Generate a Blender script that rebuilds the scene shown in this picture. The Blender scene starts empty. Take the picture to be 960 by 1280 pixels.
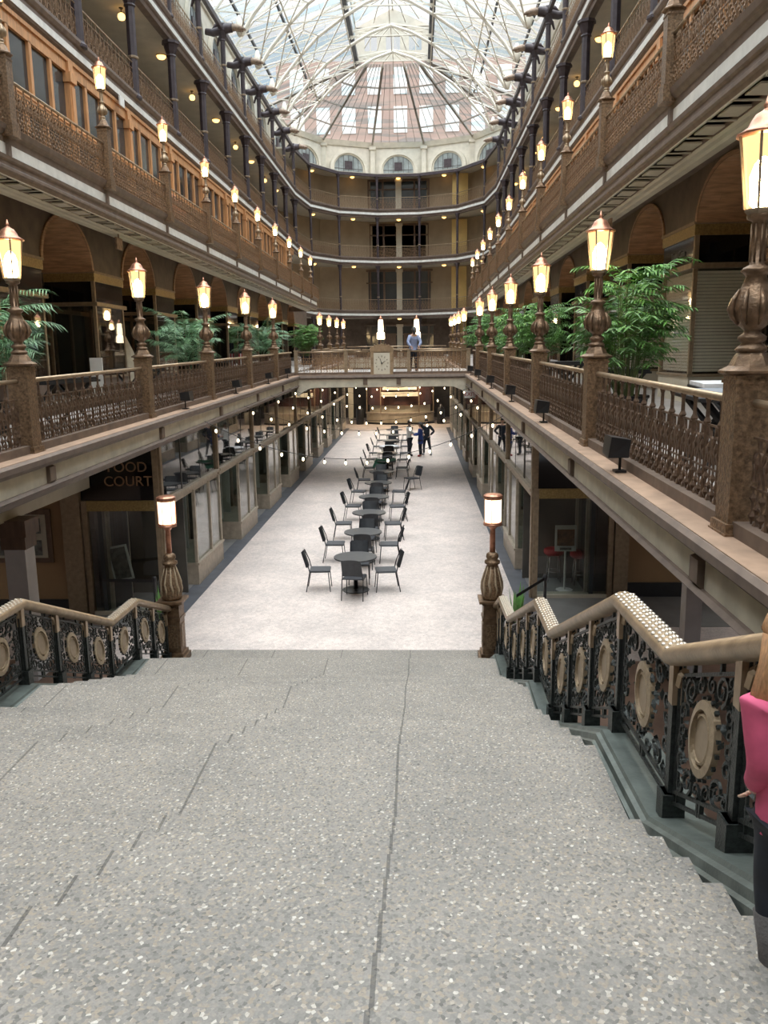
import bpy, math, random
from mathutils import Vector, Matrix
random.seed(7)
sc = bpy.context.scene
COL = sc.collection
pi = math.pi
sin, cos = math.sin, math.cos

# ------------------------------------------------------------------ materials
def nt(name):
    m = bpy.data.materials.new(name); m.use_nodes = True
    t = m.node_tree; b = t.nodes['Principled BSDF']
    return m, t, b
def mapped(t, scale=(1,1,1)):
    tc = t.nodes.new('ShaderNodeTexCoord'); mp = t.nodes.new('ShaderNodeMapping')
    mp.inputs['Scale'].default_value = scale
    t.links.new(tc.outputs['Object'], mp.inputs[0]); return mp.outputs[0]
def ramp(t, fac, stops):
    r = t.nodes.new('ShaderNodeValToRGB'); e = r.color_ramp.elements
    while len(e) < len(stops): e.new(.5)
    for q, (p, c) in zip(e, stops): q.position = p; q.color = (*c, 1)
    t.links.new(fac, r.inputs[0]); return r.outputs[0]
def noise(t, vec, scale, detail=3, rough=.55):
    n = t.nodes.new('ShaderNodeTexNoise'); n.inputs['Scale'].default_value = scale
    n.inputs['Detail'].default_value = detail; n.inputs['Roughness'].default_value = rough
    t.links.new(vec, n.inputs['Vector']); return n.outputs['Fac']
def bump(t, b, h, s, d=.01):
    bp = t.nodes.new('ShaderNodeBump'); bp.inputs['Strength'].default_value = s; bp.inputs['Distance'].default_value = d
    t.links.new(h, bp.inputs['Height']); t.links.new(bp.outputs[0], b.inputs['Normal'])
def mat(name, c, rough=.6, metal=0., var=.25, scale=4., c2=None, bmp=0., bscale=None, stretch=(1,1,1), spec=None):
    m, t, b = nt(name)
    v = mapped(t, stretch)
    f = noise(t, v, scale)
    d = c2 or tuple(x*(1-var) for x in c)
    l = tuple(min(1, x*(1+var*.6)) for x in c)
    t.links.new(ramp(t, f, [(.3, d), (.7, l)]), b.inputs['Base Color'])
    b.inputs['Roughness'].default_value = rough; b.inputs['Metallic'].default_value = metal
    if spec is not None: b.inputs['Specular IOR Level'].default_value = spec
    if bmp: bump(t, b, noise(t, v, bscale or scale*6, 4), bmp)
    return m
def mulcol(t, a, b_, fac=1.):
    x = t.nodes.new('ShaderNodeMix'); x.data_type = 'RGBA'; x.blend_type = 'MULTIPLY'
    x.inputs[0].default_value = fac
    t.links.new(a, x.inputs[6]); t.links.new(b_, x.inputs[7]); return x.outputs[2]
def mth(t, op, a, b_=None, c=None):
    n = t.nodes.new('ShaderNodeMath'); n.operation = op
    for i, v in enumerate((a, b_, c)):
        if v is None: continue
        if isinstance(v, (int, float)): n.inputs[i].default_value = v
        else: t.links.new(v, n.inputs[i])
    return n.outputs[0]
def voro(t, vec, scale, out='Color', feature='F1'):
    n = t.nodes.new('ShaderNodeTexVoronoi'); n.inputs['Scale'].default_value = scale; n.feature = feature
    t.links.new(vec, n.inputs['Vector']); return n.outputs[out]
def bw(t, col):
    n = t.nodes.new('ShaderNodeRGBToBW'); t.links.new(col, n.inputs[0]); return n.outputs[0]

def granite(name, chips, seams=False, CH=95.):
    m, t, b = nt(name); v = mapped(t)
    cell = bw(t, voro(t, v, CH))
    c1 = ramp(t, cell, chips)
    big = ramp(t, noise(t, v, 1.1, 5), [(.3, (.78,.78,.78)), (.7, (1.04,1.02,1.0))])
    c = mulcol(t, c1, big)
    if not seams:
        c = mulcol(t, c, ramp(t, bw(t, voro(t, v, 16.)), [(.1, (.86,.85,.85)), (.8, (1.06,1.05,1.04))]))
    fine = ramp(t, noise(t, v, 160, 2), [(.3, (.86,.86,.86)), (.7, (1.1,1.1,1.1))])
    c = mulcol(t, c, fine)
    if seams:
        sp = t.nodes.new('ShaderNodeSeparateXYZ'); t.links.new(v, sp.inputs[0])
        q = mth(t, 'ABSOLUTE', mth(t, 'SUBTRACT', mth(t, 'MODULO', mth(t, 'ADD', sp.outputs[0], 11.25+.12), 1.125), .5625))
        ln = ramp(t, q, [(.0, (1,1,1)), (1, (1,1,1))])
        g = mth(t, 'GREATER_THAN', q, .5555)
        near = mth(t, 'LESS_THAN', sp.outputs[0], .5)
        gg = mth(t, 'MULTIPLY', mth(t, 'MULTIPLY', g, near), .55)
        k = mth(t, 'SUBTRACT', 1., gg)
        cb = t.nodes.new('ShaderNodeCombineColor')
        for i in range(3): t.links.new(k, cb.inputs[i])
        c = mulcol(t, c, cb.outputs[0])
    t.links.new(c, b.inputs['Base Color']); b.inputs['Roughness'].default_value = .55
    bump(t, b, cell, .12, .004)
    return m
def emis(name, c, s, c2=None):
    m, t, b = nt(name)
    b.inputs['Base Color'].default_value = (*c, 1); b.inputs['Emission Color'].default_value = (*c, 1)
    b.inputs['Emission Strength'].default_value = s; b.inputs['Roughness'].default_value = .3
    return m
def glass(name, tint=(.8,.85,.85), refl=.12, rough=.02, trans=1.):
    m = bpy.data.materials.new(name); m.use_nodes = True; t = m.node_tree; t.nodes.clear()
    o = t.nodes.new('ShaderNodeOutputMaterial'); tr = t.nodes.new('ShaderNodeBsdfTransparent'); gl = t.nodes.new('ShaderNodeBsdfGlossy')
    tr.inputs[0].default_value = (*tint, 1); gl.inputs['Roughness'].default_value = rough
    fr = t.nodes.new('ShaderNodeLayerWeight'); fr.inputs[0].default_value = .5
    f = mth(t, 'MINIMUM', mth(t, 'ADD', mth(t, 'POWER', fr.outputs['Facing'], 4.), refl), 1.)
    mx = t.nodes.new('ShaderNodeMixShader'); t.links.new(f, mx.inputs[0])
    t.links.new(tr.outputs[0], mx.inputs[1]); t.links.new(gl.outputs[0], mx.inputs[2]); t.links.new(mx.outputs[0], o.inputs[0])
    return m

M = {}
M['stair'] = granite('granite_aggregate', [(.0,(.085,.08,.073)),(.3,(.205,.192,.175)),(.6,(.252,.234,.213)),(.8,(.29,.243,.188)),(1.,(.66,.63,.58))], True)
M['terrazzo'] = granite('terrazzo', [(.0,(.36,.29,.27)),(.25,(.56,.49,.46)),(.6,(.68,.61,.575)),(.85,(.68,.57,.53)),(1.,(.9,.87,.84))])
M['bronze'] = mat('bronze', (.20,.125,.075), .42, .65, .45, 14, bmp=.5, bscale=60)
M['bronze_relief'] = mat('bronze_relief', (.235,.15,.088), .4, .6, .55, 38, bmp=1., bscale=42)
M['rail_bronze'] = mat('rail_bronze', (.40,.295,.195), .38, .6, .25, 9, bmp=.15)
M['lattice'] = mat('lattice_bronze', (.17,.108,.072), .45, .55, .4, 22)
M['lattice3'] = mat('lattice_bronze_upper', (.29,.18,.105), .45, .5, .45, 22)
M['gold'] = mat('gilded_brass', (.36,.26,.11), .42, .6, .35, 26, bmp=.6, bscale=55)
M['gold2'] = mat('aged_bronze_trim', (.30,.225,.15), .5, .35, .25, 12)
M['paleframe'] = mat('pale_bronze_frame', (.44,.37,.29), .5, .3, .2, 8)
M['ledge'] = mat('ledge_painted', (.33,.215,.145), .65, 0, .25, 5)
M['brown'] = mat('brown_painted', (.15,.105,.078), .6, 0, .3, 6)
M['brown2'] = mat('brown_moulding', (.155,.112,.088), .6, 0, .25, 6)
M['darkwall'] = mat('dark_brown_wall', (.125,.088,.064), .55, 0, .35, 3)
M['vaultwood'] = mat('vault_wood', (.42,.24,.135), .4, 0, .4, 3, stretch=(1,1,9), bmp=.1)
M['cream'] = mat('aged_cream', (.60,.55,.44), .7, 0, .2, 3.5)
M['white'] = mat('white_painted_band', (.70,.69,.65), .6, 0, .14, 5)
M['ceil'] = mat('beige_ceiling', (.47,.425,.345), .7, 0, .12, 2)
M['beigemould'] = mat('beige_moulding', (.50,.46,.37), .65, 0, .12, 3)
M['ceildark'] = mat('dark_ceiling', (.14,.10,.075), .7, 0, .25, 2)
M['wood'] = mat('orange_wood', (.56,.285,.125), .5, 0, .28, 2.5, stretch=(6,6,1), bmp=.1)
M['wooddark'] = mat('dark_wood', (.13,.075,.045), .5, 0, .3, 3, stretch=(4,4,1))
M['column'] = mat('dark_plum_iron', (.055,.040,.046), .5, .2, .3, 6)
M['black'] = mat('black_satin', (.014,.014,.016), .4, 0, .3, 8)
M['blackglass'] = mat('black_sign_glass', (.006,.006,.008), .06, 0, .3, 3)
M['chair'] = mat('charcoal_plastic', (.022,.025,.03), .45, 0, .25, 12)
M['seatmesh'] = mat('grey_seat_pad', (.045,.047,.055), .6, 0, .25, 20)
M['tabletop'] = mat('charcoal_laminate', (.045,.047,.05), .4, 0, .2, 10)
M['iron'] = mat('patina_iron', (.035,.04,.038), .38, .5, .5, 40, c2=(.015,.018,.017), bmp=.5, bscale=90)
M['patina'] = mat('patina_green_bronze', (.125,.145,.132), .5, .3, .3, 7, bmp=.2)
M['medal'] = mat('medallion_bronze', (.43,.33,.22), .45, .3, .22, 30, bmp=.3)
M['medaldisc'] = mat('medallion_disc', (.36,.275,.19), .5, .3, .12, 16)
M['copper'] = mat('copper', (.50,.235,.15), .35, .75, .3, 20)
def lampglass():
    m = bpy.data.materials.new('lamp_glass'); m.use_nodes = True; t = m.node_tree; t.nodes.clear()
    o = t.nodes.new('ShaderNodeOutputMaterial'); tr = t.nodes.new('ShaderNodeBsdfTransparent'); e = t.nodes.new('ShaderNodeEmission')
    tr.inputs[0].default_value = (1.,.90,.72,1); e.inputs[0].default_value = (1.,.66,.30,1); e.inputs[1].default_value = .75
    mx = t.nodes.new('ShaderNodeMixShader'); mx.inputs[0].default_value = .6
    t.links.new(tr.outputs[0], mx.inputs[1]); t.links.new(e.outputs[0], mx.inputs[2]); t.links.new(mx.outputs[0], o.inputs[0]); return m
M['lampglass'] = lampglass()
M['lampcore'] = emis('lamp_core', (1.,.80,.50), 60.)
M['shade'] = emis('cylinder_shade', (1.,.80,.52), 1.6)
M['globe'] = emis('ceiling_globe', (1.,.56,.16), 1.5)
M['bulb'] = emis('festoon_bulb', (1.,.82,.52), 3.)
M['truss'] = mat('truss_cream', (.76,.71,.62), .6, 0, .1, 4)
M['beamdark'] = mat('dark_purlin', (.055,.055,.065), .5, .2, .3, 6)
M['griffin'] = mat('griffin_brown', (.30,.215,.16), .55, .2, .4, 12)
M['apse'] = mat('apse_cream_plaster', (.56,.52,.44), .7, 0, .14, 2.5)
M['tan'] = mat('tan_plaster', (.33,.205,.105), .75, 0, .1, 1.5)
M['tanbeige'] = mat('beige_plaster', (.36,.28,.19), .75, 0, .12, 1.5)
M['yellowlit'] = mat('plaster_tinted_yellow_lit', (.62,.43,.16), .75, 0, .1, 1.5)  # yellow light falling on the wall is put into this colour
M['tile'] = mat('brown_floor_tile', (.19,.115,.08), .55, 0, .3, 2)
M['greyfloor'] = mat('grey_shop_floor', (.20,.195,.19), .5, 0, .2, 2)
M['deck'] = mat('gallery_marble', (.42,.39,.37), .4, 0, .2, 1.4)
M['slate'] = mat('dark_slate_border', (.085,.09,.105), .5, 0, .25, 3)
M['pillar'] = mat('white_pillar', (.60,.60,.63), .55, 0, .12, 3)
M['glass'] = glass('shop_glass', (.80,.84,.83), .08)
M['glassclear'] = glass('clear_shop_glass', (.95,.96,.95), .03)
M['glass2'] = glass('upper_shop_glass', (.50,.52,.52), .20)
M['winglass'] = mat('dark_window_glass', (.035,.042,.048), .08, 0, .3, 1.2)
M['panel'] = mat('pale_display_panel', (.60,.64,.62), .6, 0, .15, 1.2)
M['panel2'] = mat('beige_display_panel', (.42,.37,.28), .6, 0, .15, 1.2)
M['curtain'] = mat('blue_grey_curtain', (.045,.052,.066), .8, 0, .5, 3, stretch=(14,14,.2))
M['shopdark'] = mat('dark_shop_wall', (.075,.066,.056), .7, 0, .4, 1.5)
M['blind'] = mat('cream_blind', (.88,.81,.68), .6, 0, .05, 3)
M['pot'] = mat('black_pot', (.012,.012,.014), .35)
M['cane'] = mat('green_cane', (.12,.17,.06), .5, 0, .3, 8)
M['leaf'] = mat('palm_leaf', (.13,.30,.07), .45, 0, .55, 5)
M['leaf2'] = mat('blue_green_palm_leaf', (.15,.30,.15), .45, 0, .45, 5)
M['red'] = mat('red_plastic', (.36,.02,.03), .4)
M['chrome'] = mat('chrome', (.7,.7,.7), .15, 1.)
M['paper'] = mat('white_paper', (.72,.72,.70), .6, 0, .06)
M['brownpic'] = mat('brown_printed_picture', (.20,.10,.05), .6, 0, .7, 14)
M['greypic'] = mat('grey_printed_picture', (.16,.16,.15), .6, 0, .7, 10)
M['skin'] = mat('skin', (.55,.33,.24), .5, 0, .08)
M['skindark'] = mat('skin_dark', (.16,.09,.06), .5, 0, .08)
M['hairblond'] = mat('strawberry_blond_hair', (.50,.26,.12), .5, 0, .35, 30, stretch=(6,6,.6), bmp=.6)
M['hairdark'] = mat('dark_hair', (.015,.012,.01), .5)
M['pink'] = mat('pink_jersey', (.62,.10,.20), .8, 0, .14, 18)
M['navy'] = mat('black_navy_leggings', (.012,.016,.026), .8, 0, .3, 10)
M['boot'] = mat('grey_suede_boots', (.105,.095,.092), .9, 0, .3, 22, bmp=.4)
M['whitejacket'] = mat('white_jacket', (.66,.65,.62), .8)
M['bluejacket'] = mat('blue_jacket', (.02,.045,.20), .8)
M['lilac'] = mat('pale_blue_shirt', (.30,.36,.55), .8)
M['greycloth'] = mat('grey_cloth', (.25,.27,.30), .8)
M['greencloth'] = mat('dark_green_cloth', (.02,.09,.055), .8)
M['whitecloth'] = mat('white_cloth', (.78,.78,.80), .7)
M['kiosk'] = mat('dark_cherry_wood', (.07,.028,.02), .4, 0, .3, 3)
M['kioskbase'] = mat('beige_stone_counter', (.40,.34,.25), .5, 0, .2, 3)
M['orange'] = mat('salmon_orange_fabric', (.62,.22,.10), .7)
M['signtext'] = mat('bronze_letters', (.30,.18,.10), .4, .5)
M['signdim'] = mat('grey_letters', (.16,.16,.15), .5)
M['clockface'] = mat('clock_face_cream', (.62,.57,.46), .5, 0, .08)
M['brick'] = None
def brick():
    m, t, b = nt('red_brick_beyond'); v = mapped(t)
    n = t.nodes.new('ShaderNodeTexBrick'); n.inputs['Scale'].default_value = 1.2
    n.inputs['Color1'].default_value = (.36,.13,.10,1); n.inputs['Color2'].default_value = (.42,.17,.125,1); n.inputs['Mortar'].default_value = (.36,.26,.22,1)
    t.links.new(v, n.inputs['Vector']); t.links.new(n.outputs['Color'], b.inputs['Base Color']); b.inputs['Roughness'].default_value = .8
    return m
M['brick'] = brick()
def skyglass():
    # skylight glass: clear panes alternating with slightly blue and frosted ones
    m = bpy.data.materials.new('skylight_glass'); m.use_nodes = True; t = m.node_tree; t.nodes.clear()
    o = t.nodes.new('ShaderNodeOutputMaterial'); tr = t.nodes.new('ShaderNodeBsdfTransparent'); gl = t.nodes.new('ShaderNodeBsdfGlossy')
    v = mapped(t, (.35, 1.7, .35))
    c = ramp(t, bw(t, voro(t, v, 1.)), [(.15, (.62,.76,.84)), (.45, (.80,.88,.92)), (.6, (.97,.98,1.))])
    t.links.new(c, tr.inputs[0]); gl.inputs['Roughness'].default_value = .1
    mx = t.nodes.new('ShaderNodeMixShader'); mx.inputs[0].default_value = .06
    t.links.new(tr.outputs[0], mx.inputs[1]); t.links.new(gl.outputs[0], mx.inputs[2]); t.links.new(mx.outputs[0], o.inputs[0])
    return m
M['skyglass'] = skyglass()

# ------------------------------------------------------------------ mesh builder
class MB:
    def __init__(s): s.v = []; s.f = []
    def add(s, vs, fs):
        n = len(s.v); s.v += [tuple(p) for p in vs]; s.f += [tuple(i+n for i in q) for q in fs]; return s
    def box(s, x0, x1, y0, y1, z0, z1):
        return s.add([(x0,y0,z0),(x1,y0,z0),(x1,y1,z0),(x0,y1,z0),(x0,y0,z1),(x1,y0,z1),(x1,y1,z1),(x0,y1,z1)],
            [(0,3,2,1),(4,5,6,7),(0,1,5,4),(1,2,6,5),(2,3,7,6),(3,0,4,7)])
    def cbox(s, x, y, z0, wx, wy, h): return s.box(x-wx/2, x+wx/2, y-wy/2, y+wy/2, z0, z0+h)
    def prism(s, prof, y0, y1, dz0=0., dz1=0.):
        """closed (x,z) profile extruded along y; dz shifts each end"""
        n = len(prof)
        a = [(x, y0, z+dz0) for x, z in prof] + [(x, y1, z+dz1) for x, z in prof]
        f = [(i, (i+1) % n, n+(i+1) % n, n+i) for i in range(n)]
        return s.add(a, f + [tuple(range(n-1, -1, -1)), tuple(range(n, 2*n))])
    def tube(s, pts, r, n=6, closed=False, flat=1.):
        pts = [Vector(p) for p in pts]; k = len(pts)
        rs = r if isinstance(r, (list, tuple)) else [r]*k
        vs = []; prev = None
        for i, p in enumerate(pts):
            if closed: d = pts[(i+1) % k]-pts[i-1]
            else: d = pts[min(i+1, k-1)]-pts[max(i-1, 0)]
            if d.length < 1e-9: d = Vector((0,0,1))
            d.normalize()
            if prev is None:
                up = Vector((1,0,0)) if abs(d.x) < .9 else Vector((0,0,1))
                a = (up-d*up.dot(d)).normalized()
            else:
                a = prev-d*prev.dot(d)
                a = a.normalized() if a.length > 1e-6 else d.orthogonal().normalized()
            prev = a; b = d.cross(a)
            for j in range(n):
                t = 2*pi*(j+.5)/n
                vs.append(p + a*cos(t)*rs[i]*flat + b*sin(t)*rs[i])
        f = []
        for i in range(k if closed else k-1):
            for j in range(n):
                i2 = (i+1) % k
                f.append((i*n+j, i*n+(j+1) % n, i2*n+(j+1) % n, i2*n+j))
        if not closed: f += [tuple(range(n-1, -1, -1)), tuple((k-1)*n+j for j in range(n))]
        return s.add(vs, f)
    def lathe(s, prof, cx=0, cy=0, cz=0, n=12, rot=0.):
        vs = []; k = len(prof)
        for r, z in prof:
            for j in range(n):
                t = 2*pi*j/n+rot; vs.append((cx+r*cos(t), cy+r*sin(t), cz+z))
        f = [(i*n+j, i*n+(j+1) % n, (i+1)*n+(j+1) % n, (i+1)*n+j) for i in range(k-1) for j in range(n)]
        f += [tuple(range(n-1, -1, -1)), tuple((k-1)*n+j for j in range(n))]
        return s.add(vs, f)
    def grid(s, P):
        r = len(P); c = len(P[0])
        return s.add([p for row in P for p in row], [(i*c+j, i*c+j+1, (i+1)*c+j+1, (i+1)*c+j) for i in range(r-1) for j in range(c-1)])
    def build(s, name, m, parent=None, smooth=False, loc=None):
        me = bpy.data.meshes.new(name); me.from_pydata(s.v, [], s.f); me.update()
        if smooth:
            me.polygons.foreach_set('use_smooth', [True]*len(me.polygons))
        me.materials.append(M[m] if isinstance(m, str) else m)
        o = bpy.data.objects.new(name, me); COL.objects.link(o)
        if parent: o.parent = parent
        if loc: o.location = loc
        return o
def tag(o, label=None, cat=None, group=None, kind=None):
    if label: o['label'] = label
    if cat: o['category'] = cat
    if group: o['group'] = group
    if kind: o['kind'] = kind
    return o
def thing(name, label, cat, loc=(0,0,0), rz=0., group=None):
    o = bpy.data.objects.new(name, None); o.empty_display_size = .1; COL.objects.link(o)
    o.location = loc; o.rotation_euler = (0, 0, rz)
    return tag(o, label, cat, group)
def dup(root, loc, rz=None, label=None, scale=None, group=None, name=None):
    def cp(o, par):
        c = o.copy(); COL.objects.link(c)
        if par: c.parent = par
        for ch in kids.get(o.name, ()): cp(ch, c)
        return c
    kids = {}
    st = [root]
    while st:
        o = st.pop()
        kids[o.name] = list(o.children)
        st += kids[o.name]
    c = cp(root, None); c.location = loc
    if rz is not None: c.rotation_euler = (0, 0, rz)
    if scale is not None: c.scale = scale
    if label: c['label'] = label
    if group: c['group'] = group
    return c
ORD = ['first','second','third','fourth','fifth','sixth','seventh','eighth','ninth','tenth','eleventh','twelfth','thirteenth','fourteenth','fifteenth','sixteenth','seventeenth','eighteenth','nineteenth','twentieth']
def nth(i): return ORD[i]
def struct(o): o['kind'] = 'structure'; return o
SIDE = {-1: 'left', 1: 'right'}
C0 = -1.27
def X(s, w): return C0 + s*w
G = .0165
def g(y): return G*y

# sweep a (offset, z) profile along a plan path, mitred; offset > 0 = away from the court
def offs(path):
    out = []
    for i, p in enumerate(path):
        ds = []
        if i > 0: ds.append((Vector(p)-Vector(path[i-1])).normalized())
        if i < len(path)-1: ds.append((Vector(path[i+1])-Vector(p)).normalized())
        ns = [Vector((-d.y, d.x)) for d in ds]
        if len(ns) == 1: m = ns[0]
        else:
            m = (ns[0]+ns[1]).normalized(); m = m/max(.3, m.dot(ns[0]))
        out.append(m)
    return out
def sweep(mb, path, prof, i0=0, i1=None, closed=True, zf=None):
    mo = offs(path); i1 = len(path)-1 if i1 is None else i1
    n = len(prof); vs = []; f = []
    for k in range(i0, i1+1):
        for d, z in prof:
            vs.append((path[k][0]+mo[k].x*d, path[k][1]+mo[k].y*d, z+(zf(path[k][1]) if zf else 0)))
    for k in range(i1-i0):
        for j in range(n if closed else n-1):
            j2 = (j+1) % n
            f.append((k*n+j, k*n+j2, (k+1)*n+j2, (k+1)*n+j))
    if closed: f += [tuple(range(n)), tuple((i1-i0)*n+j for j in range(n-1, -1, -1))]
    return mb.add(vs, f)

# ------------------------------------------------------------------ camera
F = 1035.; ROLL = .013
a_ = (520-480)*cos(ROLL)-(442-640)*sin(ROLL); b_ = (520-480)*sin(ROLL)+(442-640)*cos(ROLL)
PT = math.atan(-b_/F); YW = math.atan(a_/F*cos(PT))
fw = Vector((-sin(YW)*cos(PT), cos(YW)*cos(PT), -sin(PT)))
rt = Vector((cos(YW), sin(YW), 0)); up = Vector((-sin(YW)*sin(PT), cos(YW)*sin(PT), cos(PT)))
cr = rt*cos(ROLL)-up*sin(ROLL); cu = rt*sin(ROLL)+up*cos(ROLL)
cam = bpy.data.cameras.new('camera'); co = bpy.data.objects.new('camera', cam); COL.objects.link(co)
co.matrix_world = Matrix(((cr.x,cu.x,-fw.x,0),(cr.y,cu.y,-fw.y,0),(cr.z,cu.z,-fw.z,0),(0,0,0,1)))
cam.sensor_fit = 'VERTICAL'; cam.sensor_height = 36; cam.sensor_width = 27; cam.lens = F*36/1280
cam.clip_start = .05; cam.clip_end = 400
sc.camera = co
# ------------------------------------------------------------------ sky
w = bpy.data.worlds.new('World'); sc.world = w; w.use_nodes = True
t = w.node_tree; bg = t.nodes['Background']
tc = t.nodes.new('ShaderNodeTexCoord')
nz = noise(t, tc.outputs['Generated'], 3.2, 4)
sx = t.nodes.new('ShaderNodeSeparateXYZ'); t.links.new(tc.outputs['Generated'], sx.inputs[0])
hz = ramp(t, sx.outputs[2], [(.0,(.12,.12,.12)), (.33,(.12,.12,.12)), (.5,(.66,.66,.66)), (1.,(1.,1.,1.))])
t.links.new(mulcol(t, ramp(t, nz, [(.36, (.84,.92,1.)), (.55, (1.,.985,.95))]), hz), bg.inputs[0])
bg.inputs[1].default_value = 2.7     # overcast sky, brightest overhead
sl = bpy.data.lights.new('hazy_sun', 'SUN'); sl.energy = .55; sl.angle = math.radians(50); sl.color = (1.,.96,.90)
so = bpy.data.objects.new('hazy_sun', sl); COL.objects.link(so); so.rotation_euler = (math.radians(6), math.radians(3), 0)
vs_ = sc.view_settings; vs_.view_transform = 'Standard'; vs_.look = 'None'; vs_.gamma = 1; vs_.use_curve_mapping = False
vs_.exposure = 1.4
sc.cycles.use_denoising = True; sc.cycles.max_bounces = 7; sc.cycles.diffuse_bounces = 4; sc.cycles.glossy_bounces = 3
sc.cycles.transparent_max_bounces = 12; sc.cycles.sample_clamp_indirect = 6; sc.cycles.caustics_reflective = False; sc.cycles.caustics_refractive = False

def onscreen(x, y, z, mg=8):
    d = x*fw.x+y*fw.y+z*fw.z
    if d < .3: return False
    u = 480+F*(x*cr.x+y*cr.y+z*cr.z)/d; v = 640-F*(x*cu.x+y*cu.y+z*cu.z)/d
    return -mg < u < 960+mg and -mg < v < 1280+mg
def seen(x, y, zs, ys=(0,)):
    """is any of these points in the picture (things wholly outside it are left out)"""
    return any(onscreen(x, y+dy, z) for z in zs for dy in ys)
M['studs'] = mat('silvery_studs', (.62,.55,.46), .35, .5, .15, 30)
# ================================================================== THE SETTING
ZF = -4.95
o = MB().box(-14, 12, 12.9, 90, ZF-.2, ZF).build('floor', 'terrazzo'); struct(o)
o = MB().box(-14, X(-1,2.45)-.2, -6, 12.9, ZF-.2, ZF-.001).box(X(1,2.45)-.1, 12, -6, 12.9, ZF-.2, ZF-.001).build('floor', 'tile'); struct(o)
# slate border and shop-floor strip along both shop fronts
for s in (-1, 1):
    a, b = sorted((X(s,3.28), X(s,3.66))); o = MB().box(a, b, 14.6, 56.5, ZF-.01, ZF+.006).build('trim_%d' % (1 if s < 0 else 2), 'slate'); struct(o)
    a, b = sorted((X(s,3.66), X(s,10))); o = MB().box(a, b, 14.6, 56.5, ZF-.01, ZF+.01).build('floor', 'greyfloor'); struct(o)
# ---- court level walls
def wallbox(name, m, *a): return struct(MB().box(*a).build(name, m))
wallbox('wall_left', 'tan', -14, X(-1,5.2), 15.42, 15.6, ZF, -1.3)
wallbox('wall_right', 'tan', X(1,5.32), 12, 16.55, 16.7, ZF, -1.3)
wallbox('wall_left', 'tan', -12.2, -12, -6, 15.42, ZF, -1.3)
wallbox('wall_right', 'tan', 10, 10.2, -6, 16.5, ZF, -1.3)
wallbox('baseboard_left', 'black', -12, X(-1,5.2), 15.36, 15.42, ZF, ZF+.3)
wallbox('baseboard_right', 'black', X(1,5.4), 10, 16.49, 16.55, ZF, ZF+.3)
for s in (-1, 1):
    a, b = sorted((X(s,8.2), X(s,8.3)))
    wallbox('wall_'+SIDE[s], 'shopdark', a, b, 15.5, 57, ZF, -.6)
wallbox('wall_back', 'shopdark', -14, 12, 72, 72.2, ZF, 3)
wallbox('wall_front', 'tanbeige', -14, 12, -12.3, -12, -2, 16)
# ---- first gallery: sloping deck, ledge, cream band, mouldings
k = 0
YN, YB0, YB1, YE = -8., 31.35, 37.4, 54.6
def ywz(s, prof, y0, y1, name, m, sl=True):
    pr = [(X(s,w_), z) for w_, z in prof]
    if s < 0: pr = pr[::-1]
    return struct(MB().prism(pr, y0, y1, g(y0) if sl else 0, g(y1) if sl else 0).build(name, m))
for s in (-1, 1):
    for y0, y1 in ((YN, YB0), (YB1, YE)):
        n = 10+s
        ywz(s, [(3.08,-1.27),(3.05,-1.30),(3.05,-1.36),(3.12,-1.42),(3.6,-1.42),(3.6,-1.27)], y0, y1, 'trim_3', 'brown2')
        ywz(s, [(3.09,-1.264),(3.6,-1.264),(3.6,-1.28),(3.09,-1.28)], y0, y1, 'trim_4', 'ledge')
        ywz(s, [(3.29,-1.17),(3.29,-1.265),(3.48,-1.265),(3.48,-1.17)], y0, y1, 'trim_5', 'brown')
        ywz(s, [(3.15,-1.42),(3.15,-1.63),(3.5,-1.63),(3.5,-1.42)], y0, y1, 'trim_6', 'cream')
        ywz(s, [(3.12,-1.63),(3.09,-1.66),(3.12,-1.69),(3.15,-1.69),(3.17,-1.73),(3.21,-1.73),(3.24,-1.79),(3.5,-1.79),(3.5,-1.63)], y0, y1, 'trim_7', 'brown2')
    ywz(s, [(3.48,-1.18),(3.48,-1.42),(9.5,-1.42),(9.5,-1.18)], YN, 68, 'floor', 'deck')
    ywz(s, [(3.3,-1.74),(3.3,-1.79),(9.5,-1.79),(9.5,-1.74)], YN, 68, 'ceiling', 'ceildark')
# brackets across the cream band, one under each lamp post (mesh shared)
bk = tag(MB().prism([(0,0),(-.05,-.02),(-.05,-.18),(-.02,-.21),(.05,-.21),(.05,0)], -.08, .08).build('cornice_bracket', 'brown'),
    '', 'bracket', 'small brown brackets across the cream band below the first gallery')
POST2 = [5.3+4.5*i for i in range(12)]
POST2L = [9.72+4.45*i for i in range(11)]; POST2L = [5.27]+POST2L
POST2R = [5.4+4.56*i for i in range(12)]
first = True
for s, PS in ((-1, POST2L), (1, POST2R)):
    for i, y in enumerate(PS):
        if YB0-.5 < y < YB1+.3 or y > YE: continue
        c = bk if first else dup(bk, (0,0,0)); first = False
        c.location = (X(s,3.15), y, -1.42+g(y)); c.rotation_euler = (0,0,0 if s > 0 else pi)
        c['label'] = 'brown bracket on the cream band of the %s first gallery, %s from the viewer' % (SIDE[s], nth(i))
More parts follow.
